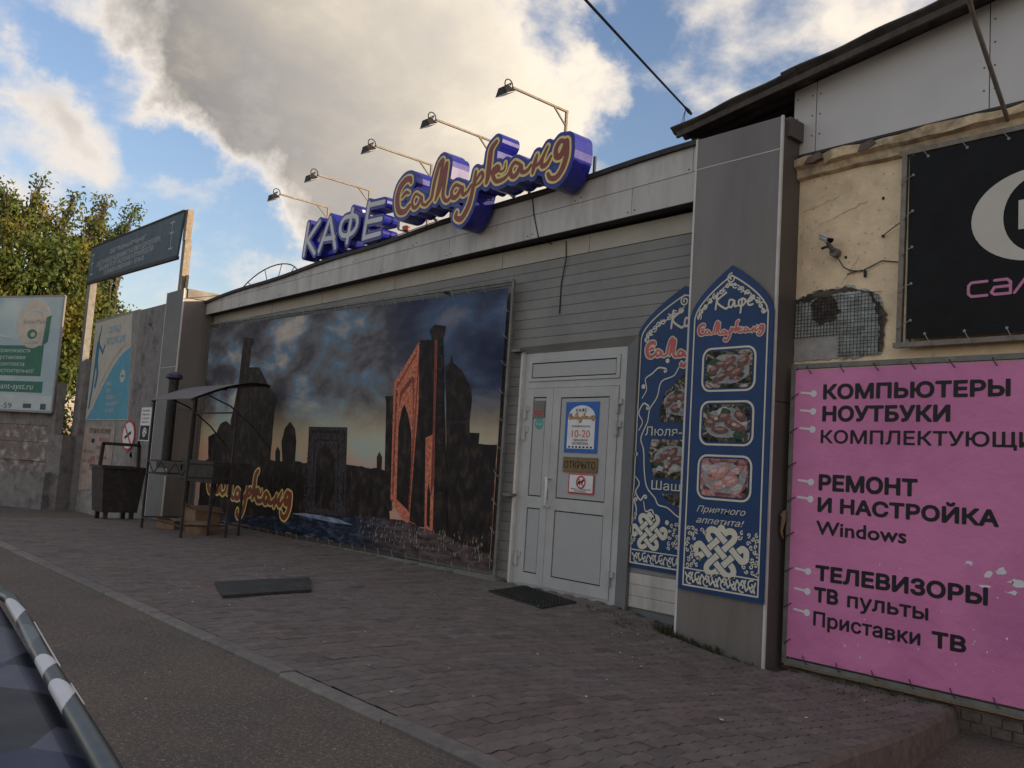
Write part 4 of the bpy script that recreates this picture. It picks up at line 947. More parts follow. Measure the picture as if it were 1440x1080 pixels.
def food(parent, x0, x1, z0, z1, y, seed, meat='meat', skew=.35):
    """printed dish: chunks of grilled meat on a pale plate with onion, herbs and tomato"""
    R_ = random.Random(seed); w = x1-x0; h = z1-z0; cx, cz = (x0+x1)/2, (z0+z1)/2; k = [0]
    def lay(shape, m, nm):
        k[0] += 1; part(nm, fill([[(min(max(a, x0), x1), min(max(b, z0), z1)) for a, b in shape]], y-.0003*k[0], .0003), m, parent)
    lay(rough_loop2(circ(cx, cz, w*.47, h*.42, 22), .006, R_), 'plate_grey', 'printed_plate')
    for q in range(5):
        a, b = R_.uniform(x0+.1*w, x1-.1*w), R_.uniform(z0+.15*h, z1-.15*h); lay(rough_loop2(circ(a, b, w*.13, h*.10, 9), .010, R_), R_.choice(('herb', 'onion', 'herb')), 'printed_garnish')
    for q in range(7):
        t = q/6; a = x0+w*(.2+.6*t)+R_.uniform(-.02, .02); b = cz+h*(.20*math.sin(q*2.4)); an = skew+R_.uniform(-.35, .35); L_, W_ = w*R_.uniform(.13, .20), h*R_.uniform(.09, .14)
        P = [(a+L_*math.cos(u)*math.cos(an)-W_*math.sin(u)*math.sin(an), b+L_*math.cos(u)*math.sin(an)+W_*math.sin(u)*math.cos(an)) for u in np.linspace(0, 6.28, 12, endpoint=False)]
        lay(rough_loop2(P, .005, R_), meat, 'printed_meat')
        P2 = [(a+(p[0]-a)*.55-.004, b+(p[1]-b)*.4+W_*.35) for p in P]; lay(P2, meat+'_light', 'printed_highlight')
    for q in range(3):
        a, b = R_.uniform(x0+.15*w, x1-.15*w), R_.uniform(z0+.2*h, z1-.2*h); lay(circ(a, b, .020, .014, 9), R_.choice(('tomato', 'onion')), 'printed_garnish')
def rough_loop2(P, amp, R_): return [(a+R_.uniform(-amp, amp), b+R_.uniform(-amp, amp)) for a, b in P]
def hand_cafe(x0, z0, w, y, parent, res, r, cut=9):
    s = w/1.0
    S = [[(.06, .62), (.02, .0)], [(.3, .6), (.05, .3), (.28, .0), (.36, .03)], [(.5, .28), (.4, .3), (.38, .08), (.46, .03), (.53, .25), (.54, .05), (.6, .05)],
         [(.74, .3), (.7, -.22)], [(.64, .22), (.66, .05), (.76, .05), (.83, .2), (.76, .3), (.66, .25), (.64, .22)], [(.9, .15), (1.0, .22), (.96, .3), (.88, .18), (.92, .03), (1.02, .05)]]
    part('cafe_lettering', strokes_mb([(catmull([(x0+a*s, z0+b*s*.62) for a, b in p], 5), r) for p in S[:cut]], res, y, .0008), 'board_cream', parent)
hand_cafe(-4.41, 2.625, .36, Y1-.002, b1, .0033, .0085)
script_sign(b1, -4.565, 2.42, .63, Y1-.002, .003, 'board_cream', 'board_pinkred', .035, slope=-.02, th=.0008)
for k, (z0, z1, fm) in enumerate(((1.93, 2.30, 'food_salad'), (1.485, 1.855, 'food_dark'), (1.04, 1.41, 'food_pastry'))):
    f = part('photo_frame', fill([rrect(-4.515, -3.99, z0, z1, .085), rrect(-4.497, -4.008, z0+.016, z1-.016, .072)], Y1-.002, .001), 'board_cream', b1)
    part('food_photo', fill([rrect(-4.48, -4.025, z0+.032, z1-.032, .05)], Y1-.0022, .001), fm, b1)
    food(b1, -4.475, -4.03, z0+.036, z1-.036, Y1-.0035, 31+k, 'pastry' if k == 2 else 'meat', (.35, -.2, .5)[k])
for body, z, w, x in (('Приятного', .935, .47, -4.505), ('аппетита!', .845, .46, -4.505)):
    part('lettering', text_mb(body, x, z, .052, w, Y1-.002, -.005, .35, th=.001), 'board_cream', b1)
knot(-4.255, .625, .235, Y1-.002, b1, .0035)
scroll_field(b1, [(-4.60, -4.49, .69, .80), (-4.60, -4.47, .49, .56), (-4.02, -3.91, .69, .80), (-4.03, -3.91, .49, .56), (-4.60, -4.53, .58, .67), (-3.975, -3.91, .58, .67), (-4.45, -4.40, .76, .80), (-4.10, -4.06, .76, .80)], Y1-.002, .003, 4)
scroll_band(xl+.07, xr-.07, .392, .115, Y1-.002, b1, .0032, 8)
b2 = empty('menu_board', (-5.09, -.03, .35), 'blue arched menu board on the siding, half hidden behind the bronze pillar', 'sign', 'blue arched menu boards beside the door')
Y2 = -.036
xc2 = -4.94; xl2 = -5.475
ap2 = [p for p in arch_pts(xl2, -4.405, 2.50, 2.94, 0, 9) if p[0] <= -4.9]
part('board', fill([[(-4.712, .352), (-4.712, 2.86)]+[(-4.94, 2.94)]*0+[p for p in ap2]+[(xl2, .365)]], Y2, .012), 'board_blue', b2)
bl = [p for p in arch_pts(xl2, -4.405, 2.49, 2.91, .05, 9) if p[0] <= -4.9]
part('border_line', strokes_mb([([(-4.72, 2.80)]+bl+[(xl2+.05, .405), (-4.72, .40)], .0065)], .004, Y2-.002, .001), 'board_cream', b2)
part('border_line', strokes_mb([([(xl2+.05, .525), (-4.72, .52)], .005)], .003, Y2-.0021, .001), 'board_cream', b2)
st = [(spiral(-4.935, 2.80, .05, 1.57, 1.4), .007)]
ap3 = [p for p in arch_pts(xl2, -4.405, 2.46, 2.85, .105, 9) if p[0] <= -4.9]
for k in range(len(ap3)-1):
    a, b = ap3[k], ap3[k+1]; st.append((spiral((a[0]+b[0])/2, (a[1]+b[1])/2, .032, k*.9, 1.1, 1 if k % 2 else -1), .0058))
st.append((catmull([(p[0], p[1]+.012*(-1)**i) for i, p in enumerate(ap3)], 4), .005))
part('arch_scrolls', strokes_mb(st, .003, Y2-.0022, .001), 'board_cream', b2)
hand_cafe(-5.085, 2.56, .42, Y2-.002, b2, .0035, .0105, 3)
script_sign(b2, -5.35, 2.31, .98, Y2-.002, .004, 'board_cream', 'board_pinkred', .035, slope=-.02, keep=8, th=.0008)
for body, z, w, x in (('Люля-ке', 1.575, .58, -5.32), ('Шашл', 1.085, .41, -5.215)):
    part('lettering', text_mb(body, x, z, .082, w, Y2-.004, -.005, th=.001), 'board_cream', b2)
med = catmull([(-4.74, 2.27), (-4.86, 2.235), (-4.96, 2.20), (-5.02, 2.12), (-5.16, 2.07), (-5.20, 1.93), (-5.28, 1.82), (-5.30, 1.70), (-5.37, 1.55), (-5.33, 1.44), (-5.31, 1.25), (-5.27, 1.10), (-5.17, 1.01), (-5.13, .95), (-5.02, .93), (-4.9, .86), (-4.74, .83)], 4)
part('medallion_line', strokes_mb([(med, .006)], .004, Y2-.002, .001), 'board_cream', b2)
part('food_photo', fill([[(-4.73, 2.17), (-4.9, 2.14), (-5.0, 2.06), (-5.10, 1.98), (-5.17, 1.84), (-5.16, 1.70), (-4.73, 1.69)]], Y2-.002, .001), 'food_dark', b2)
part('food_photo', fill([[(-4.73, 1.54), (-5.24, 1.54), (-5.27, 1.40), (-5.22, 1.27), (-5.20, 1.19), (-4.73, 1.19)]], Y2-.002, .001), 'food_salad', b2)
part('food_photo', fill([[(-4.73, 1.06), (-5.1, 1.06), (-5.02, .97), (-4.73, .92)]], Y2-.002, .001), 'food_dark', b2)
food(b2, -5.13, -4.735, 1.73, 2.02, Y2-.003, 41, 'meat', .3)
food(b2, -5.22, -4.735, 1.23, 1.51, Y2-.003, 42, 'meat', .5)
vine(b2, [[(-5.38, 1.92), (-5.33, 2.0), (-5.35, 2.1), (-5.27, 2.15), (-5.2, 2.2), (-5.12, 2.19)], [(-5.4, 1.62), (-5.36, 1.7), (-5.41, 1.78), (-5.36, 1.87), (-5.3, 1.85)], [(-5.42, 1.2), (-5.36, 1.13), (-5.4, 1.05), (-5.34, .98), (-5.3, 1.02)], [(-5.3, .97), (-5.27, .88), (-5.2, .9), (-5.16, .83)], [(-5.42, .78), (-5.38, .88), (-5.41, .97)]], Y2-.002, .0032, .0085)
mb = MB()
for x, z in ((-5.1, 2.26), (-5.37, 2.03), (-5.42, 1.40), (-5.43, 1.02), (-5.02, .80)): fill([circ(x, z, .022)], Y2-.002, .001, mb)
part('dots', mb, 'board_cream', b2)
knot(-5.225, .70, .19, Y2-.002, b2, .0035)
scroll_field(b2, [(-4.99, -4.90, .56, .80), (-5.42, -5.39, .55, .61), (-5.42, -5.38, .80, .86)], Y2-.002, .003, 5)
scroll_band(xl2+.07, -4.73, .462, .10, Y2-.002, b2, .0032, 7)

# ------------------------------------------------------------------ right building
rb = empty('plastered_building', (-2, 0, -.4), 'cream plastered building with grey gable panels, peeling cornice and corrugated roof', 'building')
part('wall', MB().box(-4.2, 45, .003, 11, -.6, 3.86), 'plaster', rb)  # stretched far out of view so the building's shadow covers the road
part('plinth', MB().box(-3.84, 9, -.035, .002, -.6, -.20), 'brick_dark', rb)
# brick courses of the plinth
for k in range(2):
    for i in range(16):
        x = -2.55+i*.085*2.9/2.9*1.5-(.06 if k else 0)
        if x > -.6: break
        part('brick', MB().box(x, x+.118, -.045+random.uniform(-.004, .004), -.035, -.34+k*.068, -.34+k*.068+.058), 'brick_dark', rb)
# cornice: uneven plaster moulding
mb = MB(); xs = np.concatenate([np.linspace(-3.84, 3, 64), np.linspace(3.2, 45, 40)]); prev = None
def cor(x):
    j = lambda s: .012*math.sin(x*7.3+s)+.008*math.sin(x*19+s*2)
    z = 3.80+(x+3.84)*.006
    chip = .05 if (-3.72 < x < -3.52) else 0
    return [(x, .002, z-.10+j(1)*.4), (x, -.045+j(2)*.3, z-.085+j(1)*.5), (x, -.055+j(3)*.4+chip*.3, z-.03), (x, -.10+j(4)*.6+chip, z-.01+j(5)*.5), (x, -.105+j(6)*.7+chip, z+.055+j(2)*.6), (x, .002, z+.085+j(3)*.5)]
n = 6
for x in xs: mb.v += cor(x)
for i in range(len(xs)-1):
    for k in range(n-1): a = i*n+k; mb.f.append((a, a+1, a+n+1, a+n)); mb.mi.append(0)
part('cornice', mb, 'plaster_rough', rb)
for x0, x1 in ((-3.74, -3.60), (-3.30, -3.14)):
    rr_ = random.Random(int(-x0*100)); P = []
    for (a, b) in ((x0, 3.79), (x0+.02, 3.85), (x1-.02, 3.86), (x1, 3.82), ((x0+x1)/2, 3.785)):
        P.append((a+rr_.uniform(-.012, .012), b+rr_.uniform(-.012, .012)))
    part('missing_plaster', fill([P], -.112, .05), 'brick_dark', rb)
part('flashing', MB().box(-3.9, 9, -.05, .002, 3.885, 3.905), 'roof_dark', rb)
# gable panels
def roofz(x): return 4.55+.142*(x+3.92)
x = -3.905
for x1 in (-3.70, -2.37, -1.04, .29, 1.62, 2.95, 4.28, 5.61, 6.94, 8.27):
    mb = MB(); zb = 3.91; mb.hexa([(x+.004, -.022, zb), (x1-.004, -.022, zb), (x1-.004, -.003, zb), (x+.004, -.003, zb), (x+.004, -.022, roofz(x)-.075), (x1-.004, -.022, roofz(x1)-.075), (x1-.004, -.003, roofz(x1)-.075), (x+.004, -.003, roofz(x)-.075)])
    g = part('gable_panel', mb, 'gable_panel', rb)
    ms = MB(); 
    for zz in np.arange(4.05, roofz(x)-.12, .17):
        for xx in (x+.035, x1-.035): ms.box(xx-.005, xx+.005, -.026, -.022, zz, zz+.010)
    part('screw_head', ms, 'metal_dark', g); x = x1
part('gable_backing', MB().hexa([(-3.9, .003, 3.86), (8.27, .003, 3.86), (8.27, .1, 3.86), (-3.9, .1, 3.86), (-3.9, .003, roofz(-3.9)-.08), (8.27, .003, roofz(8.27)-.08), (8.27, .1, roofz(8.27)-.08), (-3.9, .1, roofz(-3.9)-.08)]), 'hole_dark', rb)
part('gable_side', MB().hexa([(-3.9, .1, 3.86), (-3.8, .1, 3.86), (-3.8, 10, 3.86), (-3.9, 10, 3.86), (-3.9, .1, roofz(-3.9)-.08), (-3.8, .1, roofz(-3.8)-.08), (-3.8, 10, roofz(-3.8)-.08), (-3.9, 10, roofz(-3.9)-.08)]), 'hole_dark', rb)
part('loft_shade_sheet', MB().box(-4.95, -3.91, 1.2, 1.3, 3.9, roofz(-4.6)-.1), 'hole_dark', rb)  # dark sheet standing for the shade in the void under the roof
part('rafter', MB().bar((-4.9, .35, roofz(-4.9)-.12), (-3.95, .35, roofz(-3.95)-.12), .06, .1), 'bark', rb)
part('rafter', MB().bar((-4.9, .8, roofz(-4.9)-.12), (-3.95, .8, roofz(-3.95)-.12), .06, .1), 'bark', rb)
part('roof_sun_block', MB().box(8.3, 45, -.2, 11, 3.95, 4.9), 'corrugated', rb)  # unseen roof block, added to keep the low sun off the road
# corrugated sheets: waves run along y... ridges step across the eave, the verge faces the street
def corr(xa, xb, yb, zoff, th, seed):
    mb = MB(); R = random.Random(seed); nx = 14; ys = np.arange(-.25, yb, .022)
    vs = []; 
    for side in (0, 1):
        for i in range(nx+1):
            x = xa+(xb-xa)*i/nx
            for y in ys:
                zz = roofz(x)-.045+zoff+.022*math.cos(2*math.pi*(y+.25)/.15)+(th if side else 0)+.006*math.sin(x*3+seed)
                vs.append((x, y+.012*math.sin(x*9+seed), zz))
    ny = len(ys); n = (nx+1)*ny; fs = []
    for i in range(nx):
        for j in range(ny-1):
            a = i*ny+j; fs.append((a, a+1, a+ny+1, a+ny)); fs.append((n+a, n+a+ny, n+a+ny+1, n+a+1))
        a = i*ny; fs.append((a, a+ny, n+a+ny, n+a))
    for j in range(ny-1): fs.append((j, n+j, n+j+1, j+1)); a = nx*ny+j; fs.append((a, a+1, n+a+1, n+a))
    mb.add(vs, fs); return mb
x = -5.02; k = 0
while x < 7.5:
    part('roof_sheet', corr(x, x+1.25, 2.6, .012*(k % 2), .012, k), 'corrugated', rb, smooth=True); x += 1.12; k += 1
part('roof_deck', MB().hexa([(-4.95, 2.4, roofz(-4.95)-.06), (8, 2.4, roofz(8)-.06), (8, 11, roofz(8)-.06), (-4.95, 11, roofz(-4.95)-.06), (-4.95, 2.4, roofz(-4.95)), (8, 2.4, roofz(8)), (8, 11, roofz(8)), (-4.95, 11, roofz(-4.95))]), 'corrugated', rb)
part('verge_board', MB().hexa([(-4.98, -.22, roofz(-4.98)-.115), (3, -.22, roofz(3)-.115), (3, -.19, roofz(3)-.115), (-4.98, -.19, roofz(-4.98)-.115), (-4.98, -.22, roofz(-4.98)-.062), (3, -.22, roofz(3)-.062), (3, -.19, roofz(3)-.062), (-4.98, -.19, roofz(-4.98)-.062)]), 'bark', rb)
# broken plaster with mesh
R = random.Random(3)
def rough_loop(P, step, amp, R):
    out = []
    for i in range(len(P)):
        a, b = P[i], P[(i+1) % len(P)]; n = max(1, int(math.hypot(a[0]-b[0], a[1]-b[1])/step))
        for q in range(n): t = q/n; out.append((a[0]+(b[0]-a[0])*t+R.uniform(-amp, amp), a[1]+(b[1]-a[1])*t+R.uniform(-amp, amp)))
    return out
pt = part('plaster_patch', fill([rough_loop([(-3.838, 2.20), (-3.12, 2.20), (-3.12, 2.62), (-3.22, 2.72), (-3.40, 2.77), (-3.60, 2.76), (-3.838, 2.72)], .04, .015, R)], -.004, .006), 'mesh_patch', rb)
part('pale_patch', fill([rough_loop([(-3.838, 2.20), (-3.46, 2.20), (-3.46, 2.38), (-3.838, 2.40)], .05, .006, R)], -.0065, .002), 'pale_patch', pt)
part('hole', fill([rough_loop([(-3.70, 2.53), (-3.62, 2.49), (-3.50, 2.50), (-3.45, 2.58), (-3.50, 2.68), (-3.62, 2.71), (-3.71, 2.66)], .025, .020, R)], -.0075, .002), 'hole_rim', pt)
mb = MB()
for lp in ([(-3.838, 2.70), (-3.62, 2.755), (-3.40, 2.765), (-3.18, 2.69), (-3.3, 2.72), (-3.5, 2.715), (-3.838, 2.665)], [(-3.22, 2.72), (-3.08, 2.52), (-3.10, 2.24), (-3.13, 2.24), (-3.14, 2.5)]):
    fill([rough_loop(lp, .022, .014, R)], -.0085, .002, mb)
part('broken_edge', mb, 'hole_rim', pt)
mb = MB()
for i in range(26):
    x = -3.835+i*.028
    if x < -3.11: mb.bar((x, -.013+R.uniform(-.002, .002), 2.21 if x > -3.47 else 2.38), (x+R.uniform(-.006, .006), -.013, 2.70+R.uniform(-.03, .01)), .0032)
for i in range(18):
    z = 2.22+i*.028
    mb.bar((-3.838 if z > 2.38 else -3.46, -.0145, z), (-3.12+R.uniform(-.02, .02), -.0145, z+R.uniform(-.008, .008)), .0032)
part('wire_mesh', mb, 'metal_dark', pt, kind='stuff')
for (x, z) in ((-3.13, 3.42), (-3.42, 3.0)):
    part('hole', fill([circ(x, z, .011, .013, 9)], -.0015, .003), 'hole_dark', rb)
mb = MB()
for (x0, z0, x1, z1) in ((-3.8, 3.43, -3.5, 3.5), (-3.66, 3.3, -3.25, 3.42), (-3.8, 2.95, -3.79, 3.4), (-3.45, 2.8, -3.3, 3.0)):
    p = [(x0+(x1-x0)*t+R.uniform(-.012, .012), z0+(z1-z0)*t+R.uniform(-.012, .012)) for t in np.linspace(0, 1, 14)]
    strokes_mb([(p, .0012)], .0012, -.0006, .003, 0, mb)
part('plaster_crack', mb, 'plaster_rough', rb)

# pink board
pk = empty('pink_signboard', (-2.2, -.12, -.2), 'large pink signboard listing computer and television services in black letters', 'sign')
PX0, PX1, PZ0, PZ1 = -3.745, -.55, -.105, 2.105
part('canvas', MB().box(PX0, PX1, -.124, -.119, PZ0, PZ1), 'pink', pk)
for (a, b) in (((-3.785, 2.137), (-.51, 2.137)), ((-3.785, -.14), (-.51, -.14)), ((-3.768, -.16), (-3.768, 2.155)), ((-.52, -.16), (-.52, 2.155))):
    part('frame_bar', MB().bar((a[0], -.10, a[1]), (b[0], -.10, b[1]), .04, .038), 'metal_frame', pk)
for z in (.2, 1.7): part('bracket', MB().box(-3.75, -3.71, -.08, -.003, z, z+.04), 'metal_frame', pk)
T = [('КОМПЬЮТЕРЫ', -3.506, 1.872, .113, 1.33, .028), ('НОУТБУКИ', -3.507, 1.702, .116, .95, .028), ('КОМПЛЕКТУЮЩИЕ', -3.515, 1.535, .10, 1.60, .008),
     ('РЕМОНТ', -3.52, 1.176, .12, .75, .028), ('И НАСТРОЙКА', -3.523, 1.013, .108, 1.285, .028), ('Windows', -3.53, .842, .108, .69, .008),
     ('ТЕЛЕВИЗОРЫ', -3.525, .500, .112, 1.225, .028), ('ТВ', -3.53, .340, .108, .195, .028), ('пульты', -3.265, .340, .108, .585, .008),
     ('Приставки', -3.53, .163, .106, .80, .008), ('ТВ', -2.655, .170, .105, .225, .028)]
for s, x, z, h, w, bd in T: part('lettering', bold_text_mb(s, x, z, h, w, -.126, h*(.06 if bd > .01 else .030)), 'ink', pk)
for z in (1.918, 1.780, 1.640, 1.235, 1.105, .558, .408, .250):
    part('bullet', strokes_mb([([(-3.69, z+.008), (-3.60, z)], .0085), ([(-3.585, z-.002), (-3.5845, z-.002)], .026)], .004, -.126, .001), 'white_paint', pk)
mb = MB(); R = random.Random(11)
for (x, z, a, b) in ((-2.42, .76, .035, .018), (-2.30, .70, .03, .05), (-2.22, .73, .05, .03), (-2.12, .67, .10, .035), (-2.33, .62, .09, .014), (-2.0, .75, .1, .03), (-2.16, .60, .05, .02), (-1.9, .65, .1, .05)):
    fill([rough_loop(circ(x, z, a*.6, b*.6, 8), .02, .012, R)], -.1256, .0012, mb)
for k in range(34):
    x, z = R.uniform(-3.7, -1.6), R.uniform(-.08, .75); r = R.uniform(.002, .007)
    fill([rough_loop(circ(x, z, r, r*R.uniform(.5, 1.8), 5), .02, .002, R)], -.1256, .0012, mb)
part('paint_flakes', mb, 'white_paint', pk, kind='stuff')
laced(pk, PX0, PX1, lambda x: PZ0, lambda x: PZ1, -.125, .055, 'metal_dark', .27, 'LTB', .0035, False, -.11)
part('tied_rag', MB().tube([(-3.80, -.13, .92), (-3.805, -.15, .97), (-3.79, -.145, 1.0), (-3.80, -.14, .93), (-3.815, -.14, .84), (-3.80, -.135, .78)], [.01, .02, .016, .02, .012, .006], 7), 'cardboard', pk, smooth=True)

# black board
bk = empty('black_signboard', (-1.7, -.1, 2.2), 'black canvas signboard with a huge cream letter G and pink lettering', 'sign')
BX0, BX1, bZ0, bZ1 = -2.885, -.5, 2.30, 3.665
part('canvas', MB().box(BX0, BX1, -.104, -.099, bZ0, bZ1), 'black_canvas', bk)
for (a, b) in (((-2.965, 3.70), (-.4, 3.70)), ((-2.985, 2.262), (-.4, 2.262)), ((-2.945, 2.24), (-2.925, 3.72)), ((-.43, 2.25), (-.43, 3.72))):
    part('frame_bar', MB().bar((a[0], -.08, a[1]), (b[0], -.08, b[1]), .038, .036), 'metal_beige', bk)
part('frame_bar', MB().bar((-2.885, -.07, 2.28), (-2.87, -.07, 3.68), .03, .03), 'metal_frame', bk)
laced(bk, BX0, BX1, lambda x: bZ0, lambda x: bZ1, -.105, .075, 'metal_grey', .27, 'LTB', .0035, True, -.09)
gx, gzc = -2.035, 3.085
part('logo_letter', fill([circ(gx, gzc, .41, .315, 48), circ(gx+.02, gzc+.0, .225, .262, 40)], -.106, .0015), 'logo_cream', bk)
part('logo_letter', MB().box(-2.145, -1.83, -.1075, -.106, 2.99, 3.19).box(-2.0, -1.80, -.1079, -.1075, 2.79, 3.1), 'logo_cream', bk)
# pink line lettering
def loopletters(y):
    S = []; z0, z1 = 2.565, 2.662; k = .02
    x = -2.458; S.append([(x+.12, z1), (x+k, z1), (x, z1-k), (x, z0+k), (x+k, z0), (x+.12, z0)])
    x = -2.31; S.append([(x+.02, z1), (x+.10, z1), (x+.12, z1-k), (x+.12, z0), (x+.02, z0), (x, z0+k*.8), (x+.02, z0+.05), (x+.12, z0+.05)])
    x = -2.165; S.append([(x, z0), (x+.07, z1), (x+.14, z1), (x+.14, z0)])
    x = -1.985; S.append([(x+k, z1), (x+.12-k, z1), (x+.12, z1-k), (x+.12, z0+k), (x+.12-k, z0), (x+k, z0), (x, z0+k), (x, z1-k), (x+k, z1)])
    x = -1.84; S += [[(x, z0), (x, z1)], [(x, (z0+z1)/2), (x+.12, (z0+z1)/2)], [(x+.12, z0), (x+.12, z1)]]
    return [(p, .0095) for p in S]
part('lettering', strokes_mb(loopletters(0), .004, -.106, .0015), 'neon_pink', bk)

# security camera
sc_ = empty('security_camera', (-3.5, -.1, 3.0), 'white bullet security camera on the cream plaster wall', 'camera')
mb = MB(); mb.tube([(-3.575, -.10, 3.165), (-3.475, -.15, 3.115)], [.026, .028], 14); part('camera_body', mb, 'cam_white', sc_, smooth=False)
mb = MB(); mb.tube([(-3.48, -.147, 3.118), (-3.462, -.156, 3.109)], [.023, .023], 12); part('lens', mb, 'glass_dark', sc_)
mb = MB(); mb.hexa([(-3.60, -.125, 3.188), (-3.46, -.195, 3.118), (-3.43, -.14, 3.118), (-3.575, -.07, 3.188), (-3.60, -.125, 3.196), (-3.46, -.195, 3.126), (-3.43, -.14, 3.126), (-3.575, -.07, 3.196)]); part('sun_shield', mb, 'cam_white', sc_)
mb = MB(); mb.tube([(-3.52, -.12, 3.12), (-3.505, -.08, 3.075), (-3.495, -.03, 3.04)], [.014, .02, .023], 10); mb.tube([(-3.495, -.06, 3.04), (-3.495, .0, 3.04)], [.034, .038], 12); part('bracket', mb, 'metal_frame', sc_)
part('clamp_screw', MB().tube([(-3.57, -.1, 3.07), (-3.52, -.1, 3.08)], .011, 8), 'metal_dark', sc_)
mb = MB(); mb.tube([(-3.48, -.03, 3.01), (-3.43, -.01, 2.92), (-3.37, -.01, 2.885), (-3.28, -.012, 2.87), (-3.2, -.012, 2.90), (-3.12, -.012, 2.93), (-3.03, -.012, 2.91), (-2.96, -.03, 2.89)], .0045, 6)
mb.tube([(-3.40, -.01, 2.86), (-3.30, -.012, 2.875), (-3.25, -.012, 2.875)], .004, 5); mb.box(-3.26, -3.245, -.02, -.0, 2.82, 2.87)
thing('camera_cable', mb, 'gasket', 'thin black cable drooping from the security camera to the black board', 'cable')
mb = MB(); mb.tube([(-3.12, -.015, 3.12), (-3.06, -.03, 3.15), (-2.96, -.06, 3.19)], .004, 5); mb.tube([(-3.12, .0, 3.12), (-3.12, -.02, 3.12)], .010, 6)
thing('guy_wire', mb, 'metal_dark', 'short dark wire pinned to the plaster left of the black board', 'wire')
# leaning bar + overhead cable
mb = MB(); mb.tube([(-2.215, -.11, 3.76), (-2.19, -.75, 4.20), (-2.09, -1.7, 4.85)], .016, 8)
thing('support_rod', mb, 'metal_beige', 'rusty beige metal rod slanting up from the cornice above the black board', 'rod')
mb = MB(); A = Vector((-4.80, -.26, 4.42)); B = Vector((-2.8, -3.6, 4.30)); pts = []
p0 = Vector((-4.758, -.3, 4.425)); p1 = Vector((-3.45, -3.0, 3.877)) 
d = (p1-p0); pts = [p0+d*t for t in np.linspace(0, 3.2, 14)]
for i, p in enumerate(pts): p.z += .03*((i/13*3.2)**2)*.25
mb.tube(pts, .009, 6); mb.tube([p0, p0.lerp(p1, .04), p0.lerp(p1, .09)], [.013, .018, .010], 6)
for k in range(3): mb.tube([p0.lerp(p1, .075), p0.lerp(p1, .09)+Vector((.01*k-.01, -.01, -.10)), p0.lerp(p1, .085)+Vector((.03*k-.04, -.02, -.2-.03*k))], .002, 4)
thing('overhead_cable', mb, 'gasket', 'black overhead cable running from the corrugated roof corner up into the sky', 'cable')

# ------------------------------------------------------------------ rooftop letters
KAFE = {'К': [[(-12.061, 4.693), (-12.131, 4.221)], [(-11.717, 4.675), (-12.053, 4.437)], [(-12.053, 4.437), (-11.796, 4.204)]], 'А': [[(-11.668, 4.216), (-11.413, 4.682)], [(-11.413, 4.682), (-11.199, 4.198)], [(-11.562, 4.379), (-11.248, 4.36)]], 'Ф': [[(-10.791, 4.695), (-10.878, 4.228)], [(-10.851, 4.605), (-11.0, 4.60), (-11.087, 4.52), (-11.087, 4.42), (-11.0, 4.346), (-10.825, 4.334), (-10.70, 4.37), (-10.64, 4.45), (-10.66, 4.55), (-10.766, 4.60), (-10.851, 4.605)]], 'Е': [[(-10.367, 4.707), (-10.44, 4.217)], [(-10.377, 4.676), (-9.992, 4.654)], [(-10.393, 4.441), (-10.027, 4.425)], [(-10.436, 4.225), (-10.037, 4.225)]]}
ks = empty('cafe_letter_sign', (-11, 0, 4.0), 'blue edged block letters КАФЕ standing on the roof edge of the cafe', 'sign')
for ch, st in KAFE.items():
    S = [(catmull(s, 4) if len(s) > 4 else s, .033) for s in st]
    body = part('letter_body', strokes_mb(S, .012, -.10, .24, .040), 'blue_side', ks)
    part('letter_rim', strokes_mb(S, .010, -.103, .004, .026), 'blue_face', body)
    part('letter_face', strokes_mb(S, .008, -.107, .006, .0), 'letter_face', body)
for x in (-12.0, -11.2, -10.3):
    part('strut', MB().bar((x, .05, top_z(x)-.0), (x+.05, .05, 4.24), .025).bar((x, .02, 4.14), (x+.45, .08, top_z(x)+.01), .02), 'metal_dark', ks)
part('rail', MB().bar((-12.1, .15, 4.22), (-9.9, .15, 4.2), .025), 'metal_dark', ks)
ss = empty('script_roof_sign', (-8, 0, 4.0), 'large red and yellow script lettering on deep blue casing on the cafe roof edge', 'sign')
st = script_strokes(-9.06, 4.224, 2.96); YS = -.50
part('letter_casing', strokes_mb(st, .013, YS, .25, .058), 'blue_side', ss)
part('casing_face', strokes_mb(st, .011, YS-.003, .003, .044), 'blue_face', ss)
part('yellow_outline', strokes_mb([(p, [q*.82 for q in r]) for p, r in st], .008, YS-.006, .003, .021), 'script_line', ss)
part('red_lettering', strokes_mb([(p, [q*.82 for q in r]) for p, r in st], .006, YS-.009, .003, -.006), 'script_face', ss)
for x in (-8.75, -8.1, -7.3, -6.75, -6.3):
    part('strut', MB().bar((x, -.24, 4.24), (x, .1, top_z(x)+.02), .025), 'metal_dark', ss)
    part('strut', MB().bar((x, .1, top_z(x)), (x, .1, 4.5), .025), 'metal_dark', ss)
part('bent_strut', MB().bar((-9.45, -.2, 4.36), (-9.45, -.2, 4.16), .022).bar((-9.45, -.2, 4.16), (-9.15, -.15, 4.06), .02), 'metal_beige', ss)
part('red_junction_box', MB().box(-9.33, -9.25, -.22, -.16, 4.12, 4.18), 'lamp_red', ss)
part('rail', MB().bar((-9.0, -.22, 4.30), (-6.2, -.22, 4.30), .03), 'metal_dark', ss)

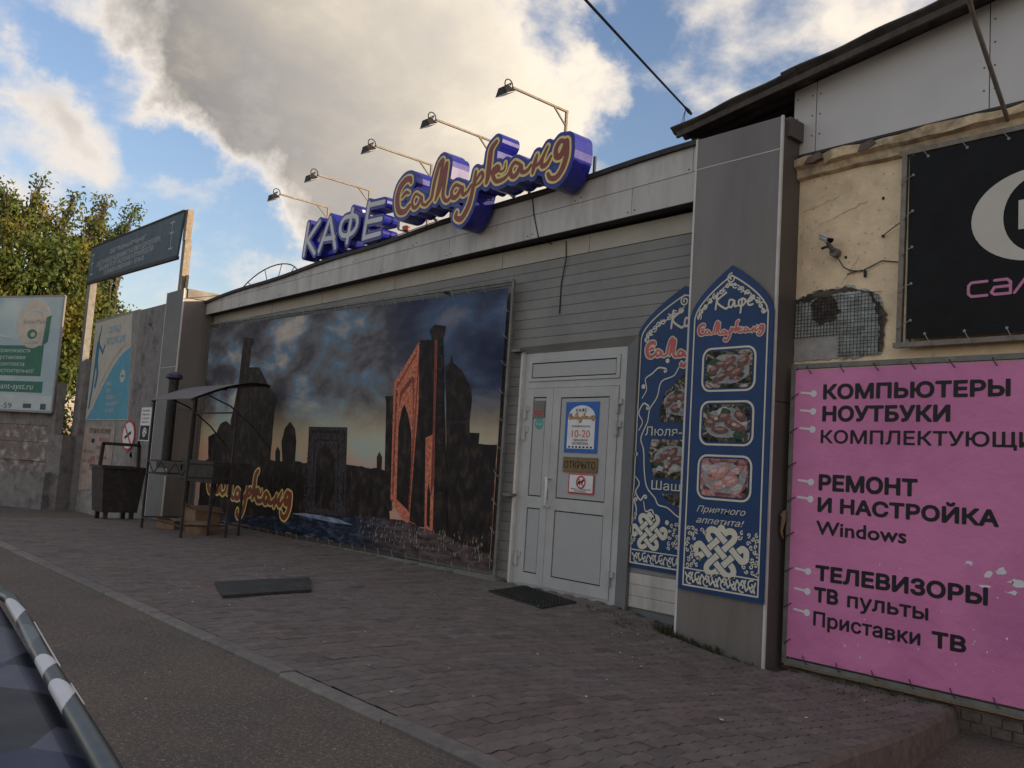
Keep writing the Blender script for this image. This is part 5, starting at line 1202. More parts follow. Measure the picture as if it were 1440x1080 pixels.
# floodlights
def floodlight(x, z, L, lab):
    e = empty('floodlight', (x, .25, 4.1), lab, 'lamp', 'floodlights on long arms over the roof letters')
    part('arm', MB().bar((x, .27, z), (x, .25-L+.08, z+.0), .022).bar((x+.0, .25, z+.012), (x, .25, 4.1), .026), 'metal_beige', e)
    part('brace', MB().bar((x, .25, z-.17), (x, .06, z-.01), .016), 'metal_beige', e)
    y = .25-L
    mb = MB(); mb.tube([(x, y+.02+.055*math.cos(a), z+.015+.055*math.sin(a)) for a in np.linspace(0, 2*math.pi, 15)], .007, 5, cap=False); part('ring', mb, 'metal_dark', e)
    mb = MB(); mb.tube([(x-.055, y+.01, z+.01), (x-.055, y-.03, z-.07)], .007, 5); mb.tube([(x+.055, y+.01, z+.01), (x+.055, y-.03, z-.07)], .007, 5); mb.tube([(x-.055, y+.01, z+.01), (x+.055, y+.01, z+.01)], .007, 5); part('yoke', mb, 'metal_dark', e)
    d = Vector((0, .45, -.9)).normalized(); c = Vector((x, y-.03, z-.075)); s = d.cross(Vector((1, 0, 0))).normalized(); X = Vector((1, 0, 0))
    mb = MB(); P = []
    for (hw, hl, k) in ((.045, .035, -.045), (.095, .062, .03)):
        for sx, sy in ((-1, -1), (1, -1), (1, 1), (-1, 1)): P.append(c+X*hw*sx+s*hl*sy+d*k)
    mb.hexa(P); part('lamp_housing', mb, 'metal_dark', e)
    P = []
    for k in (.031, .036):
        for sx, sy in ((-1, -1), (1, -1), (1, 1), (-1, 1)): P.append(c+X*.098*sx+s*.066*sy+d*k)
    part('glass', MB().hexa(P), 'letter_face', e)
    return e
for (x, z, L, lab) in ((-12.14, 5.055, .90, 'leftmost floodlight on a long arm, above the letter А'), (-10.965, 5.095, .93, 'second floodlight from the left, above the letter Е'), (-9.457, 5.148, .96, 'middle floodlight, above the start of the script sign'), (-8.227, 5.18, .93, 'fourth floodlight from the left, above the tall script letter'), (-6.925, 5.206, .89, 'rightmost and nearest floodlight, above the end of the script sign')):
    floodlight(x, z, L, lab)
# satellite dish
sd_ = empty('satellite_dish', (-15.5, 1.0, 3.9), 'dark mesh satellite dish peeping over the cafe roof edge', 'satellite dish')
mb = MB(); C0 = Vector((-15.5, 1.0, 4.05)); Rr = .80
ax = Vector((.25, -.85, .45)).normalized(); ux = Vector((1, .3, 0)).normalized(); uz = ax.cross(ux).normalized()*-1; ux = uz.cross(ax)
def dp(r, a): return C0+ux*r*math.cos(a)+uz*r*math.sin(a)+ax*(.35*(r/Rr)**2*Rr*.45)
mb.tube([dp(Rr, a) for a in np.linspace(0, 2*math.pi, 37)], .012, 5)
for k in range(12): mb.tube([dp(r, k*math.pi/6) for r in (.05, .3, .6, .8)], .008, 4)
for r in (.27, .54): mb.tube([dp(r, a) for a in np.linspace(0, 2*math.pi, 25)], .005, 4)
part('ribs', mb, 'metal_dark', sd_)
part('mast', MB().tube([(-15.5, 1.1, 3.9), (-15.5, 1.05, 4.1)], .03, 8), 'metal_dark', sd_)

# ------------------------------------------------------------------ left end: gate wall, overhead sign
gw = empty('concrete_wall', (-18.3, -.5, -.3), 'weathered concrete panel wall between the gate post and the cafe', 'wall')
part('wall_slab', MB().hexa([(-20.75, -.5, -.5), (-17.95, -.5, -.4), (-17.95, -.3, -.4), (-20.75, -.3, -.5), (-20.75, -.5, 3.87), (-17.95, -.5, 3.87), (-17.95, -.3, 3.87), (-20.75, -.3, 3.87)]), 'post_concrete', gw)
part('wall_slab', MB().hexa([(-17.94, -.505, -.4), (-16.27, -.505, -.3), (-16.27, -.3, -.3), (-17.94, -.3, -.4), (-17.94, -.505, 3.84), (-16.27, -.505, 3.84), (-16.27, -.3, 3.84), (-17.94, -.3, 3.84)]), 'concrete_old', gw)
mb = MB(); R = random.Random(5)
for k in range(26):
    x, z = R.uniform(-17.7, -16.5), R.uniform(.8, 3.7); fill([rough_loop(circ(x, z, R.uniform(.03, .10), R.uniform(.03, .13), 8), .04, .03, R)], -.508, .003, mb)
fill([rough_loop([(-17.0, .8), (-16.6, .8), (-16.55, 1.6), (-16.8, 2.1), (-17.0, 1.5)], .08, .05, R)], -.5085, .003, mb)
part('flaked_patches', mb, 'concrete_old', gw, kind='stuff')
part('gate_edge', MB().hexa([(-21.0, -.62, -.5), (-20.76, -.62, -.5), (-20.76, -.3, -.5), (-21.0, -.3, -.5), (-21.1, -.62, 2.9), (-20.76, -.62, 3.0), (-20.76, -.3, 3.0), (-21.1, -.3, 2.9)]), 'concrete_old', gw)
ps = empty('wall_poster', (-19.3, -.5, 1.6), 'faded cream and blue advertising poster on the left part of the concrete wall', 'poster')
a = MB().hexa([(-20.70, -.512, 1.66), (-17.98, -.512, 1.66), (-17.98, -.501, 1.66), (-20.70, -.501, 1.66), (-20.72, -.512, 3.80), (-18.38, -.512, 3.82), (-18.38, -.501, 3.82), (-20.72, -.501, 3.80)]); part('sheet', a, 'poster_cream', ps)
part('blue_field', fill([[(-20.66, 1.68), (-18.0, 1.68), (-18.25, 3.12), (-18.7, 3.02), (-19.2, 2.78), (-19.8, 2.35), (-20.3, 1.9)]], -.514, .002), 'poster_blue', ps)
curve = catmull([(-20.5, 1.9), (-20.1, 2.25), (-19.6, 2.68), (-19.1, 2.97), (-18.55, 3.17)], 6)
part('slogan_lettering', strokes_mb([([(curve[i][0], curve[i][1]), (curve[i][0]+.06, curve[i][1]+.09)], .016) for i in range(0, len(curve)-1)], .02, -.5165, .001), 'poster_cream', ps)
part('lettering', text_mb('СКЛАД', -19.75, 3.50, .15, .75, -.514, .02, th=.002), 'poster_blue', ps)
part('lettering', text_mb('ПРОДУКЦИИ', -19.85, 3.26, .15, 1.2, -.514, .02, th=.002), 'poster_blue', ps)
for k, s in enumerate(('СУМКИ', '•ОБУВЬ', '•ОДЕЖДА И', '•КАНЦТОВАРЫ', '•ИГРУШКИ')):
    part('lettering', text_mb(s, -19.55+.03*k, 2.38-.14*k, .075, None, -.516, .01, th=.002), 'poster_cream', ps)
fig = [([(-20.33, 3.5), (-20.36, 3.35)], .05), ([(-20.36, 3.3), (-20.38, 2.9)], .10), ([(-20.30, 3.3), (-20.0, 3.1), (-19.9, 3.25)], .035), ([(-20.42, 2.9), (-20.46, 2.4), (-20.55, 1.95)], .055), ([(-20.32, 2.9), (-20.2, 2.65), (-20.28, 2.4)], .06), ([(-20.28, 3.55), (-20.25, 3.7)], .03)]
part('printed_figure', strokes_mb(fig, .03, -.5145, .002), 'poster_deep', ps)
part('emblem', fill([circ(-18.55, 2.55, .16, .13), circ(-18.55, 2.55, .11, .03)], -.516, .001), 'poster_cream', ps)
po = empty('old_notice', (-19.3, -.5, .3), 'peeling old price notice under the blue poster on the concrete wall', 'poster')
part('sheet', fill([rough_loop([(-20.7, .15), (-18.7, .2), (-18.65, 1.52), (-20.68, 1.56)], .3, .03, R)], -.512, .006), 'poster_old', po)
part('lettering', text_mb('ОПТОМ И В РОЗНИЦУ', -20.35, 1.38, .10, 1.45, -.515, .015, th=.002), 'ink', po)
mb = MB()
for k, (x, z, w) in enumerate(((-19.6, 1.22, .6), (-20.6, .95, .7), (-19.75, 1.05, .5), (-20.6, .75, .55), (-19.6, .85, .6), (-20.6, .5, .4))): part('lettering', text_mb(('МЕБЕЛЬ', 'ПОСУДА', 'СУМКИ', 'ЧАСЫ', 'ШТОРЫ', 'ОПТ')[k], x, z, .07, w, -.515, .02, 0, .002), 'poster_rust', po)
part('printed_picture', MB().box(-20.05, -19.75, -.5152, -.513, .6, .9), 'poster_pic', po)
part('printed_oval', fill([circ(-20.0, 1.22, .12, .05)], -.515, .002), 'ink', po)
ns = empty('round_warning_sign', (-17.82, -.52, 1.0), 'small white oval warning sign with a red rim on the concrete wall above the bin', 'sign')
part('sheet', fill([circ(-17.82, 1.36, .36, .30)], -.525, .008), 'red_sign', ns)
part('white_field', fill([circ(-17.82, 1.36, .31, .255)], -.527, .002), 'white_paint', ns)
part('cigarette_shape', strokes_mb([([(-17.98, 1.32), (-17.68, 1.42)], .03)], .015, -.530, .001), 'ink', ns)
part('prohibition_bar', strokes_mb([([(-18.02, 1.53), (-17.62, 1.19)], .022)], .012, -.5325, .001), 'red_sign', ns)

os_ = empty('overhead_sign', (-18.8, -.5, -.3), 'grey teal signboard high on two rusty posts above the gate', 'sign')
TL_, TR_, BR_, BL_ = (-21.49, 5.617), (-15.98, 5.50), (-16.15, 4.65), (-21.56, 4.79)
mb = MB(); mb.hexa([(BL_[0], -.56, BL_[1]), (BR_[0], -.56, BR_[1]), (BR_[0], -.52, BR_[1]), (BL_[0], -.52, BL_[1]), (TL_[0], -.56, TL_[1]), (TR_[0], -.56, TR_[1]), (TR_[0], -.52, TR_[1]), (TL_[0], -.52, TL_[1])]); part('board', mb, 'sign_teal', os_)
for (a, b) in ((BL_, BR_), (TL_, TR_)): part('edge_angle', MB().bar((a[0], -.54, a[1]), (b[0], -.54, b[1]), .07, .06 if a == BL_ else .03), 'metal_dark', os_)
part('post', MB().bar((-21.45, -.47, -.4), (-21.45, -.47, 4.85), .22, .14), 'post_concrete', os_)
part('post', MB().bar((-16.02, -.45, 0), (-15.98, -.45, 4.95), .14, .12), 'metal_beige', os_)
part('post', MB().bar((-15.86, -.44, 3.9), (-15.84, -.44, 4.3), .05, .05), 'metal_dark', os_)
part('post_cap', MB().bar((-15.97, -.47, 4.95), (-15.95, -.47, 5.52), .13, .11), 'metal_beige', os_)
for s, x, z, w in (('ОАО "Фабрика-Интерьер"', -20.1, 5.27, 2.2), ('СДАЁТ В АРЕНДУ НЕДВИЖИМОСТЬ И ЗЕМЛЮ ДЛЯ ТОРГОВЛИ,', -20.95, 5.10, 3.9), ('ОКАЗАНИЯ УСЛУГ НАСЕЛЕНИЮ И ПРОИЗВОДСТВА', -20.75, 4.97, 3.35), ('ТЕЛЕФОН КОМПАНИИ т. 47-34-10', -20.4, 4.84, 2.5)):
    part('lettering', text_mb(s, x, z, .105, w, -.563, .012, th=.003), 'sign_text', os_)
mb = MB()
for x, zs in ((-16.5, (5.35, 5.15, 4.85)), (-21.3, (5.4, 5.2, 4.95))):
    for z in zs: mb.box(x-.1, x+.1, -.564, -.561, z, z+.03)
    mb.box(x-.01, x+.01, -.563, -.5605, zs[-1], zs[0])
part('worn_marks', mb, 'sign_text', os_)

# angled fence with billboard
FD = math.atan2(.751, 1.499)
fe = empty('concrete_fence', (-21.13, -.813, -.3), 'pinkish weathered concrete fence panels left of the gate', 'fence', rz=FD)
# local: x along the fence (0 at the right end, negative to the left), -y towards the street
def fpanel2(x0, x1, z0, z1, y, m): part('fence_panel', MB().box(x0, x1, y, .10, z0, z1), m, fe)
for k in range(4):
    x1 = -.28-k*2.6; x0 = x1-2.5
    fpanel2(x0, x1, 0, .62, -.06, 'concrete_old'); fpanel2(x0, x1, .64, 1.02, .0, 'concrete_pink'); fpanel2(x0, x1, 1.03, 1.40, .0, 'concrete_pink'); fpanel2(x0, x1, 1.41, 1.78, .0, 'concrete_pink'); fpanel2(x0, x1, 1.79, 2.6, .0, 'concrete_old')
    part('fence_rib', MB().box(x0, x1, -.05, -.001, 1.0, 1.06), 'concrete_pink', fe)
    part('fence_post', MB().box(x1+.005, x1+.095, -.08, .12, -.1, 2.75), 'concrete_old', fe)
part('fence_foot', MB().hexa([(-1.6, -.45, -.1), (.1, -.45, -.1), (.1, -.065, -.1), (-1.6, -.065, -.1), (-1.5, -.40, .72), (.05, -.40, .78), (.05, -.065, .78), (-1.5, -.065, .72)]), 'concrete_old', fe)
part('fence_post', MB().box(-.13, .28, -.25, .15, -.1, 1.6), 'concrete_old', fe)
bb = empty('billboard', (-21.13, -.813, 1.4), 'pale green and blue billboard on the concrete fence advertising satellite internet', 'billboard', rz=FD)
BX, BXr, BZa, BZb = -5.2, -.265, .38, 2.985   # z relative to root z 1.4
part('sheet', MB().box(BX, BXr, -.14, -.12, BZa, BZb), 'bb_sky', bb)
for a, b in (((BX, BZb), (BXr, BZb)), ((BX, BZa), (BXr, BZa)), ((BXr, BZa), (BXr, BZb)), ((BX, BZa), (BX, BZb))): part('frame_bar', MB().bar((a[0], -.12, a[1]), (b[0], -.12, b[1]), .045), 'metal_grey', bb)
part('green_field', MB().box(-3.6, -.72, -.142, -.14, 1.17, 1.86), 'bb_green', bb)
part('pale_field', MB().box(-5.1, -.30, -.1415, -.1402, .42, .74), 'bb_light', bb)
part('green_strip', MB().box(-3.6, -.62, -.142, -.14, .80, 1.05), 'bb_green', bb)
for s, x, z, h, w in (('Возможность', -2.15, 1.70, .10, 1.05), ('установки', -2.05, 1.545, .10, .8), ('комплекта', -2.08, 1.39, .10, .82), ('самостоятельно!', -2.4, 1.24, .10, 1.45), ('www.ant-syst.ru', -2.5, .87, .14, 1.6)):
    part('lettering', text_mb(s, x, z, h, w, -.1445, .01, .15 if s[0] == 'w' else 0, th=.002), 'bb_light', bb)
part('lettering', text_mb('233-35-70', -3.35, .60, .14, 1.45, -.144, .02, th=.002), 'bb_ink', bb)
part('lettering', text_mb('тел.: 233-12-59', -3.25, .43, .13, 1.75, -.144, .02, th=.002), 'bb_ink', bb)
part('lettering', text_mb('КОМПАНИИ', -4.35, 2.67, .17, 1.95, -.144, .02, .15, th=.002), 'bb_light', bb)
part('lettering', text_mb('ЛУЧШИЙ', -3.95, 2.36, .17, 1.4, -.144, .02, .15, th=.002), 'bb_light', bb)
part('cream_oval', fill([circ(-1.10, 2.36, .50, .56, 36)], -.143, .002), 'poster_cream', bb)
part('lettering', text_mb('InterNet', -1.42, 2.35, .12, .75, -.1455, .0, 0, th=.002), 'metal_grey', bb)
part('emblem', fill([circ(-1.12, 2.12, .15, .11), circ(-1.10, 2.11, .075, .055)], -.1455, .002), 'bb_green', bb)
part('lettering', text_mb('СПУТНИК', -1.32, 1.90, .05, .4, -.1455, .01, 0, th=.002), 'metal_grey', bb)
part('printed_swoosh', strokes_mb([(catmull([(-1.45, 2.5), (-1.15, 2.68), (-.85, 2.62), (-.8, 2.5)], 6), .022)], .02, -.1456, .001), 'bb_sky', bb)
part('printed_device', fill([[(-.78, 1.85), (-.62, 1.95), (-.58, 2.55), (-.72, 2.5)]], -.1466, .002), 'bb_green', bb)
part('printed_dish', strokes_mb([([(-2.35, 2.2), (-2.2, 2.1), (-1.2, 1.93), (-.9, 2.0)], .012), ([(-2.4, 2.3), (-2.25, 2.2)], .07)], .02, -.1468, .001), 'bb_light', bb)
part('red_triangle', fill([[(-3.1, 1.1), (-2.72, 1.36), (-3.1, 1.4)]], -.1466, .002), 'red_sign', bb)
part('small_print', MB().box(-1.15, -.9, -.1445, -.142, .45, .55), 'bb_ink', bb)
part('small_print', MB().box(-.62, -.45, -.1445, -.142, .43, .56), 'bb_ink', bb)

# ------------------------------------------------------------------ bin
bn = empty('rubbish_bin', (-14.98, -1.55, -.02), 'rusty black rubbish skip with a pipe frame, beside the concrete wall', 'bin')
bx, by = -14.98, -1.55
mb = MB(); bp = lambda w, d, z: [(bx-w, by-d, z), (bx+w, by-d, z), (bx+w, by+d, z), (bx-w, by+d, z)]
mb.v += bp(.25, .27, .10)+bp(.30, .33, .80)+bp(.28, .31, .80)+bp(.23, .25, .12)
for k in range(4):
    q = (k+1) % 4; mb.f += [(k, q, 4+q, 4+k), (4+k, 4+q, 8+q, 8+k), (8+k, 8+q, 12+q, 12+k)]; mb.mi += [0]*3
mb.f += [(3, 2, 1, 0), (12, 13, 14, 15)]; mb.mi += [0]*2
part('body', mb, 'metal_dark', bn)
mb = MB(); c = bp(.31, .34, .81)
for k in range(4): mb.bar(c[k], c[(k+1) % 4], .035)
part('rim', mb, 'metal_dark', bn)
mb = MB(); a, b = (bx+.0, by-.30, .82), (bx, by+.30, .82)
mb.bar(a, (a[0], a[1]+.02, 1.18), .05).bar(b, (b[0], b[1]-.02, 1.18), .05).bar((a[0], a[1], 1.18), (b[0], b[1], 1.18), .05); part('handle_frame', mb, 'metal_dark', bn)
for sx in (-1, 1):
    for sy in (-1, 1): part('foot', MB().box(bx+sx*.2-.03, bx+sx*.2+.03, by+sy*.2-.03, by+sy*.2+.03, -.03, .10), 'metal_dark', bn)

# ------------------------------------------------------------------ grill shelter
gs = empty('grill_shelter', (-12.3, -1.1, -.03), 'dark metal grill shelter with a curved sheet awning, at the left end of the banner', 'shelter')
X0, X1 = -13.22, -11.75
def aw(t): return (-1.76+1.12*t, 1.85+.30*math.sin(t*math.pi/2*1.15))
mb = MB(); n = 10; pts = [aw(k/n) for k in range(n+1)]
for x in (X0-.08, X1+.05): mb.v += [(x, y, z) for y, z in pts]
for x in (X0-.08, X1+.05): mb.v += [(x, y, z+.012) for y, z in pts]
for k in range(n): mb.f += [(k, n+1+k, n+2+k, k+1), (2*n+2+k, 2*n+3+k, 3*n+4+k, 3*n+3+k)]; mb.mi += [0]*2
mb.f += [(0, 2*n+2, 3*n+3, n+1)]; mb.mi += [0]
part('awning_sheet', mb, 'awning', gs)
for x in (X0, X1): part('awning_rib', MB().tube([(x, y, z-.015) for y, z in pts], .014, 6), 'metal_dark', gs)
for x, y, zt in ((X0, -1.72, 1.87), (X1, -1.72, 1.87), (X0, -1.1, 2.09), (X1, -1.1, 2.09)): part('post', MB().bar((x, y, -.03), (x, y, zt), .032), 'metal_dark', gs)
for x in (X0, X1):
    part('brace', MB().tube([(x, -1.55, 1.93), (x, -1.2, 1.8), (x, -.85, 1.55), (x, -.55, 1.25)], .011, 6), 'metal_dark', gs)
    for z, w in ((.16, .02), (.98, .022), (.80, .022)): part('side_rail', MB().bar((x, -1.72, z), (x, -1.1, z), w), 'metal_dark', gs)
part('cross_rail', MB().bar((X0, -1.1, 1.72), (X1, -1.1, 1.72), .02), 'metal_dark', gs)
for z in (.98, .80, .15): part('cross_rail', MB().bar((X0, -1.72, z), (X1, -1.72, z), .022), 'metal_dark', gs)
mb = MB()
for k in range(6):
    a = X0+k*.255; mb.bar((a, -1.72, .80 if k % 2 else .98), (a+.255, -1.72, .98 if k % 2 else .80), .012)
part('lattice', mb, 'metal_dark', gs)
# grill box and chimney
mb = MB(); mb.box(-13.05, -11.9, -1.3, -.75, .72, 1.02); part('grill_box', mb, 'metal_dark', gs)
for x in (-12.95, -12.0):
    for y in (-1.25, -.8): part('grill_leg', MB().bar((x, y, -.03), (x, y, .72), .03), 'metal_dark', gs)
mb = MB(); mb.tube([(-13.93, -1.2, .9), (-13.93, -1.2, 2.24)], .075, 12); mb.box(-14.05, -13.0, -1.3, -1.1, .86, .98); part('chimney', mb, 'metal_dark', gs)
mb = MB(); mb.lathe((-13.93, -1.2, 2.27), [(.03, -.06), (.13, 0), (.12, .05), (.05, .09), (.0, .10)], 12); part('chimney_cap', mb, 'purple', gs)
wn = empty('wall_notice', (-17.0, -.5, 1.2), 'narrow white notice with small print above a black swirl drawing, beside the left pillar', 'notice')
part('sheet', MB().box(-17.25, -16.72, -.515, -.508, 1.27, 1.90), 'white_paint', wn)
part('dark_field', MB().box(-17.22, -16.75, -.517, -.515, 1.29, 1.56), 'ink', wn)
part('swirl', strokes_mb([(spiral(-16.98, 1.42, .10, 0, 1.6), .016)], .01, -.519, .002), 'white_paint', wn)
for k in range(4): part('small_print', text_mb(('РЕЖИМ', 'РАБОТЫ', 'с 10 до 20', 'обед 13-14')[k], -17.18, 1.82-.07*k, .035, .36, -.517, 0, 0, .001), 'ink', wn)
mb = MB(); mb.tube([(-12.0+.45*math.cos(a), -1.25+.28*math.sin(a), .0-.02) for a in np.linspace(0, 2*math.pi, 25)], .012, 5, cap=False)
mb.tube([(-12.0, -1.25, 0), (-12.05, -1.2, .5), (-12.1, -1.1, .75)], .014, 6); mb.bar((-12.45, -1.25, -.02), (-11.55, -1.25, -.02), .02)
tag(thing('tripod_stand', mb, 'metal_dark', 'thin black metal stand on a round ring base in front of the banner corner', 'stand'))
for (x, y, w, d, h, r, lab) in ((-12.85, -1.0, .17, .2, .34, .2, 'upright open brown cardboard box under the grill'), (-12.35, -1.25, .16, .14, .16, -.3, 'small crushed brown cardboard box on the ground under the grill'), (-13.1, -1.35, .14, .12, .14, .6, 'low torn cardboard box beside the left shelter post')):
    mb = MB(); z = gz(x, y)
    mb.hexa([(-w, -d, z), (w, -d, z), (w, d, z), (-w, d, z), (-w*1.1, -d, z+h), (w, -d*1.1, z+h*.9), (w*1.05, d, z+h), (-w, d, z+h*1.05)])
    mb.add([(-w*1.1, -d, z+h), (w, -d*1.1, z+h*.9), (w*.9, -d*1.9, z+h*1.2), (-w*.8, -d*1.8, z+h*1.35)], [(0, 1, 2, 3)]); mb.add([(w, -d*1.1, z+h*.9), (w*1.05, d, z+h), (w*1.8, d*.8, z+h*.8)], [(0, 1, 2)])
    cr, sr = math.cos(r), math.sin(r); mb.v = [(x+a*cr-b*sr, y+a*sr+b*cr, c) for a, b, c in mb.v]
    thing('cardboard_box', mb, 'cardboard', lab, 'box', 'cardboard boxes under the grill')

# ------------------------------------------------------------------ trees
def tree(name, base, limbs, clumps, nleaf, label, seed, lsize=.14):
    R = np.random.default_rng(seed); e = empty(name, base, label, 'tree', 'trees behind the fence'); B = Vector(base)
    tm = MB(); top = B+Vector((0, 0, 3.2)); tm.tube([B, B+Vector((.1, .05, 1.6)), top], [.24, .19, .15], 9)
    part('trunk', tm, 'bark', e, smooth=True)
    lm = MB()
    for (c, r) in clumps:
        c = Vector(c); mid_ = top.lerp(c, .5)+Vector((R.normal(0, .2), R.normal(0, .2), .25)); lm.tube([top-Vector((0, 0, .3)), mid_, c], [.09, .05, .02], 6)
        for k in range(4):
            q = c+Vector(tuple(R.normal(0, r*.5, 3))); lm.tube([mid_.lerp(c, .6), q], [.025, .008], 4)
    part('limbs', lm, 'bark', e, smooth=True)
    tot = sum(r**2 for _, r in clumps); V = []; F = []; tone = []; 
    for (c, r) in clumps:
        n = int(nleaf*r*r/tot); 
        # sprays: sub-centres then leaves
        ns = max(4, n//22); d = R.normal(0, 1, (ns, 3)); d /= np.linalg.norm(d, axis=1)[:, None]; sc_r = r*R.uniform(.25, 1.05, ns)**.6; S = np.array(c)+d*sc_r[:, None]*np.array([1, 1, .95])
        st = R.uniform(.6, 1.35, ns)
        which = R.integers(0, ns, n); P = S[which]+R.normal(0, .15, (n, 3))*np.array([1, 1, .8])
        T = st[which]*R.uniform(.8, 1.2, n)
        u = R.normal(0, 1, (n, 3)); u[:, 2] -= .9; u /= np.linalg.norm(u, axis=1)[:, None]
        v = np.cross(u, R.normal(0, 1, (n, 3))); v /= np.linalg.norm(v, axis=1)[:, None]
        L = lsize*R.uniform(.6, 1.25, n)[:, None]; W = L*.26
        q0 = P; q1 = P+u*L*.45+v*W; q2 = P+u*L; q3 = P+u*L*.45-v*W
        V.append(np.stack([q0, q1, q2, q3], 1).reshape(-1, 3)); tone.append(T)
    V = np.concatenate(V)-np.array(base); T = np.concatenate(tone); n = len(V)//4
    me = bpy.data.meshes.new('crown'); me.vertices.add(len(V)); me.vertices.foreach_set('co', V.ravel()); me.loops.add(4*n); me.loops.foreach_set('vertex_index', np.arange(4*n)); me.polygons.add(n)
    me.polygons.foreach_set('loop_start', np.arange(0, 4*n, 4)); me.update(calc_edges=True)
    a = me.attributes.new('tone', 'FLOAT', 'FACE'); a.data.foreach_set('value', T.astype(np.float32))
    link('crown', me, 'leaf', e)
cl = []
for (y, z, r) in ((-2.6, 5.6, 1.3), (-1.0, 6.0, 1.15), (.3, 5.8, 1.0), (-1.8, 6.9, .7), (-.6, 4.7, 1.2), (.5, 4.5, .9), (-3.9, 6.6, 1.3), (-3.6, 4.6, 1.4), (-2.0, 4.3, 1.1), (.6, 6.6, .6), (-.4, 7.0, .55), (-1.2, 7.1, .5), (-1.2, 2.6, 1.1), (-.2, 1.4, 1.2), (-.9, 3.5, 1.0), (.2, 3.2, 1.0), (-2.6, 3.2, 1.0)):
    cl.append(((-27+rng.uniform(-1.2, 1.2), y, z), r))
for (y, z0, z1, t) in ((-1.5, 7.2, 7.95, .0), (-.55, 7.2, 8.35, .05), (.1, 6.9, 8.1, .1), (-1.05, 7.2, 7.8, -.1), (.75, 6.9, 8.1, .2), (-2.2, 7.2, 8.0, 0), (-3.2, 7.5, 8.6, 0)):
    for k in range(4):
        s = k/3; cl.append(((-27+rng.uniform(-.3, .3), y+t*s*2, z0+(z1-z0)*s), .30-.05*k))
tree('maple_tree', (-27, -.8, -.3), None, cl, 52000, 'broad leafy tree with low-sun gold tinted into its leaves above the billboard', 3)
cl = []
for (y, z, r) in ((1.2, 6.4, .6), (1.5, 5.6, .55), (1.0, 5.2, .8), (1.3, 4.2, .9), (2.2, 3.9, .7), (2.9, 3.8, .6), (1.7, 7.2, .35), (.9, 3.6, 1.0), (2.0, 4.9, .35), (2.3, 5.0, .25)):
    cl.append(((-27.5+rng.uniform(-.5, .5), y, z), r))
for (y, z0, z1, t) in ((1.1, 7.0, 8.25, .05), (1.75, 7.2, 8.25, .2), (1.5, 6.2, 6.9, .3)):
    for k in range(4):
        s = k/3; cl.append(((-27.5+rng.uniform(-.3, .3), y+t*s*2, z0+(z1-z0)*s), .28-.05*k))
tree('maple_tree', (-27.6, 1.4, -.3), None, cl, 16000, 'slender sunlit tree with golden leaves behind the overhead sign', 4)
cl = [((-34+rng.uniform(-1, 1), y, z), r) for (y, z, r) in ((-6, 5, 2.2), (-8, 6, 2.2), (-5, 7, 1.6), (-3.5, 4, 2.0), (-1, 3.5, 1.8), (1, 3, 1.6))]
tree('maple_tree', (-34, -4, -.3), None, cl, 20000, 'darker tree further back beyond the fence at the far left', 5, .18)

# ------------------------------------------------------------------ grass, litter, dirt
mb = MB(); R = random.Random(9)
def tuft(x, y, n, h, s):
    for k in range(n):
        a = R.uniform(0, 6.28); px, py = x+R.gauss(0, s), min(y+R.gauss(0, s*.5), -.29 if -4.7 < x < -3.8 else -.02); l = R.uniform(.4, 1)*h; w = .0025
        z = gz(px, py)-.01; dx, dy = math.cos(a)*l*.5, math.sin(a)*l*.5
        mb.add([(px-w, py, z), (px+w, py, z), (px+dx*.4+w*.7, py+dy*.4, z+l*.6), (px+dx, py+dy, z+l)], [(0, 1, 2), (0, 2, 3)])
for k in range(30): x = R.uniform(-4.85, -3.85)-.0; tuft(x, -.31, 9, .075 if x < -4.2 else .045, .035)
for k in range(14): tuft(-4.72-abs(R.gauss(0, .10)), -.28+R.gauss(0, .05), 14, .085, .04)
for (x, y) in ((-5.05, -.45), (-5.0, -.6), (-5.35, -.35), (-8.6, -.2), (-7.9, -.2), (-9.5, -.18), (-5.6, -.4)): tuft(x, y, 26, .05, .05)
for k in range(30): tuft(R.uniform(-3.75, -2.7), -.18, 9, .04, .03)
g = part('grass', mb, 'grass', None, kind='stuff'); tag(g, 'thin green weeds along the foot of the bronze pillar and wall', 'grass')
mb = MB()
for k in range(130):
    x = R.uniform(-9, -2.7); y = -R.uniform(.4, 3.8); r = R.uniform(.004, .010)*(1.8 if R.random() < .12 else 1); z = gz(x, y)+.006; a = R.uniform(0, 6.28)
    mb.add([(x+r*math.cos(a+q*1.57)*(1.6 if q % 2 else .8), y+r*math.sin(a+q*1.57), z+R.uniform(0, .004)) for q in range(4)], [(0, 1, 2, 3)])
for k in range(60):
    x = R.uniform(-12, -2.7); y = -R.uniform(4.05, 6.0); r = R.uniform(.003, .008); z = -.018+gz(min(x, -9), -4)-.02*sstep((-5-y)/4); a = R.uniform(0, 6.28)
    mb.add([(x+r*math.cos(a+q*1.57), y+r*math.sin(a+q*1.57), z+R.uniform(0, .004)) for q in range(4)], [(0, 1, 2, 3)])
l = part('litter', mb, 'litter', None, kind='stuff'); tag(l, 'scattered pale scraps and cigarette ends on the paving and road', 'litter')
mb = MB()
for k in range(26):
    x, y = -3.05+R.gauss(0, .05), -.52+R.gauss(0, .035); z = gz(x, y)+.006; r = R.uniform(.008, .02); a = R.uniform(0, 6)
    mb.add([(x+r*math.cos(a+q*2.1), y+r*.6*math.sin(a+q*2.1), z+R.uniform(0, .015)) for q in range(3)], [(0, 1, 2)])
l = part('dead_leaves', mb, 'bark', None, kind='stuff'); tag(l, 'small dark clump of dead leaves near the pink board', 'leaves')

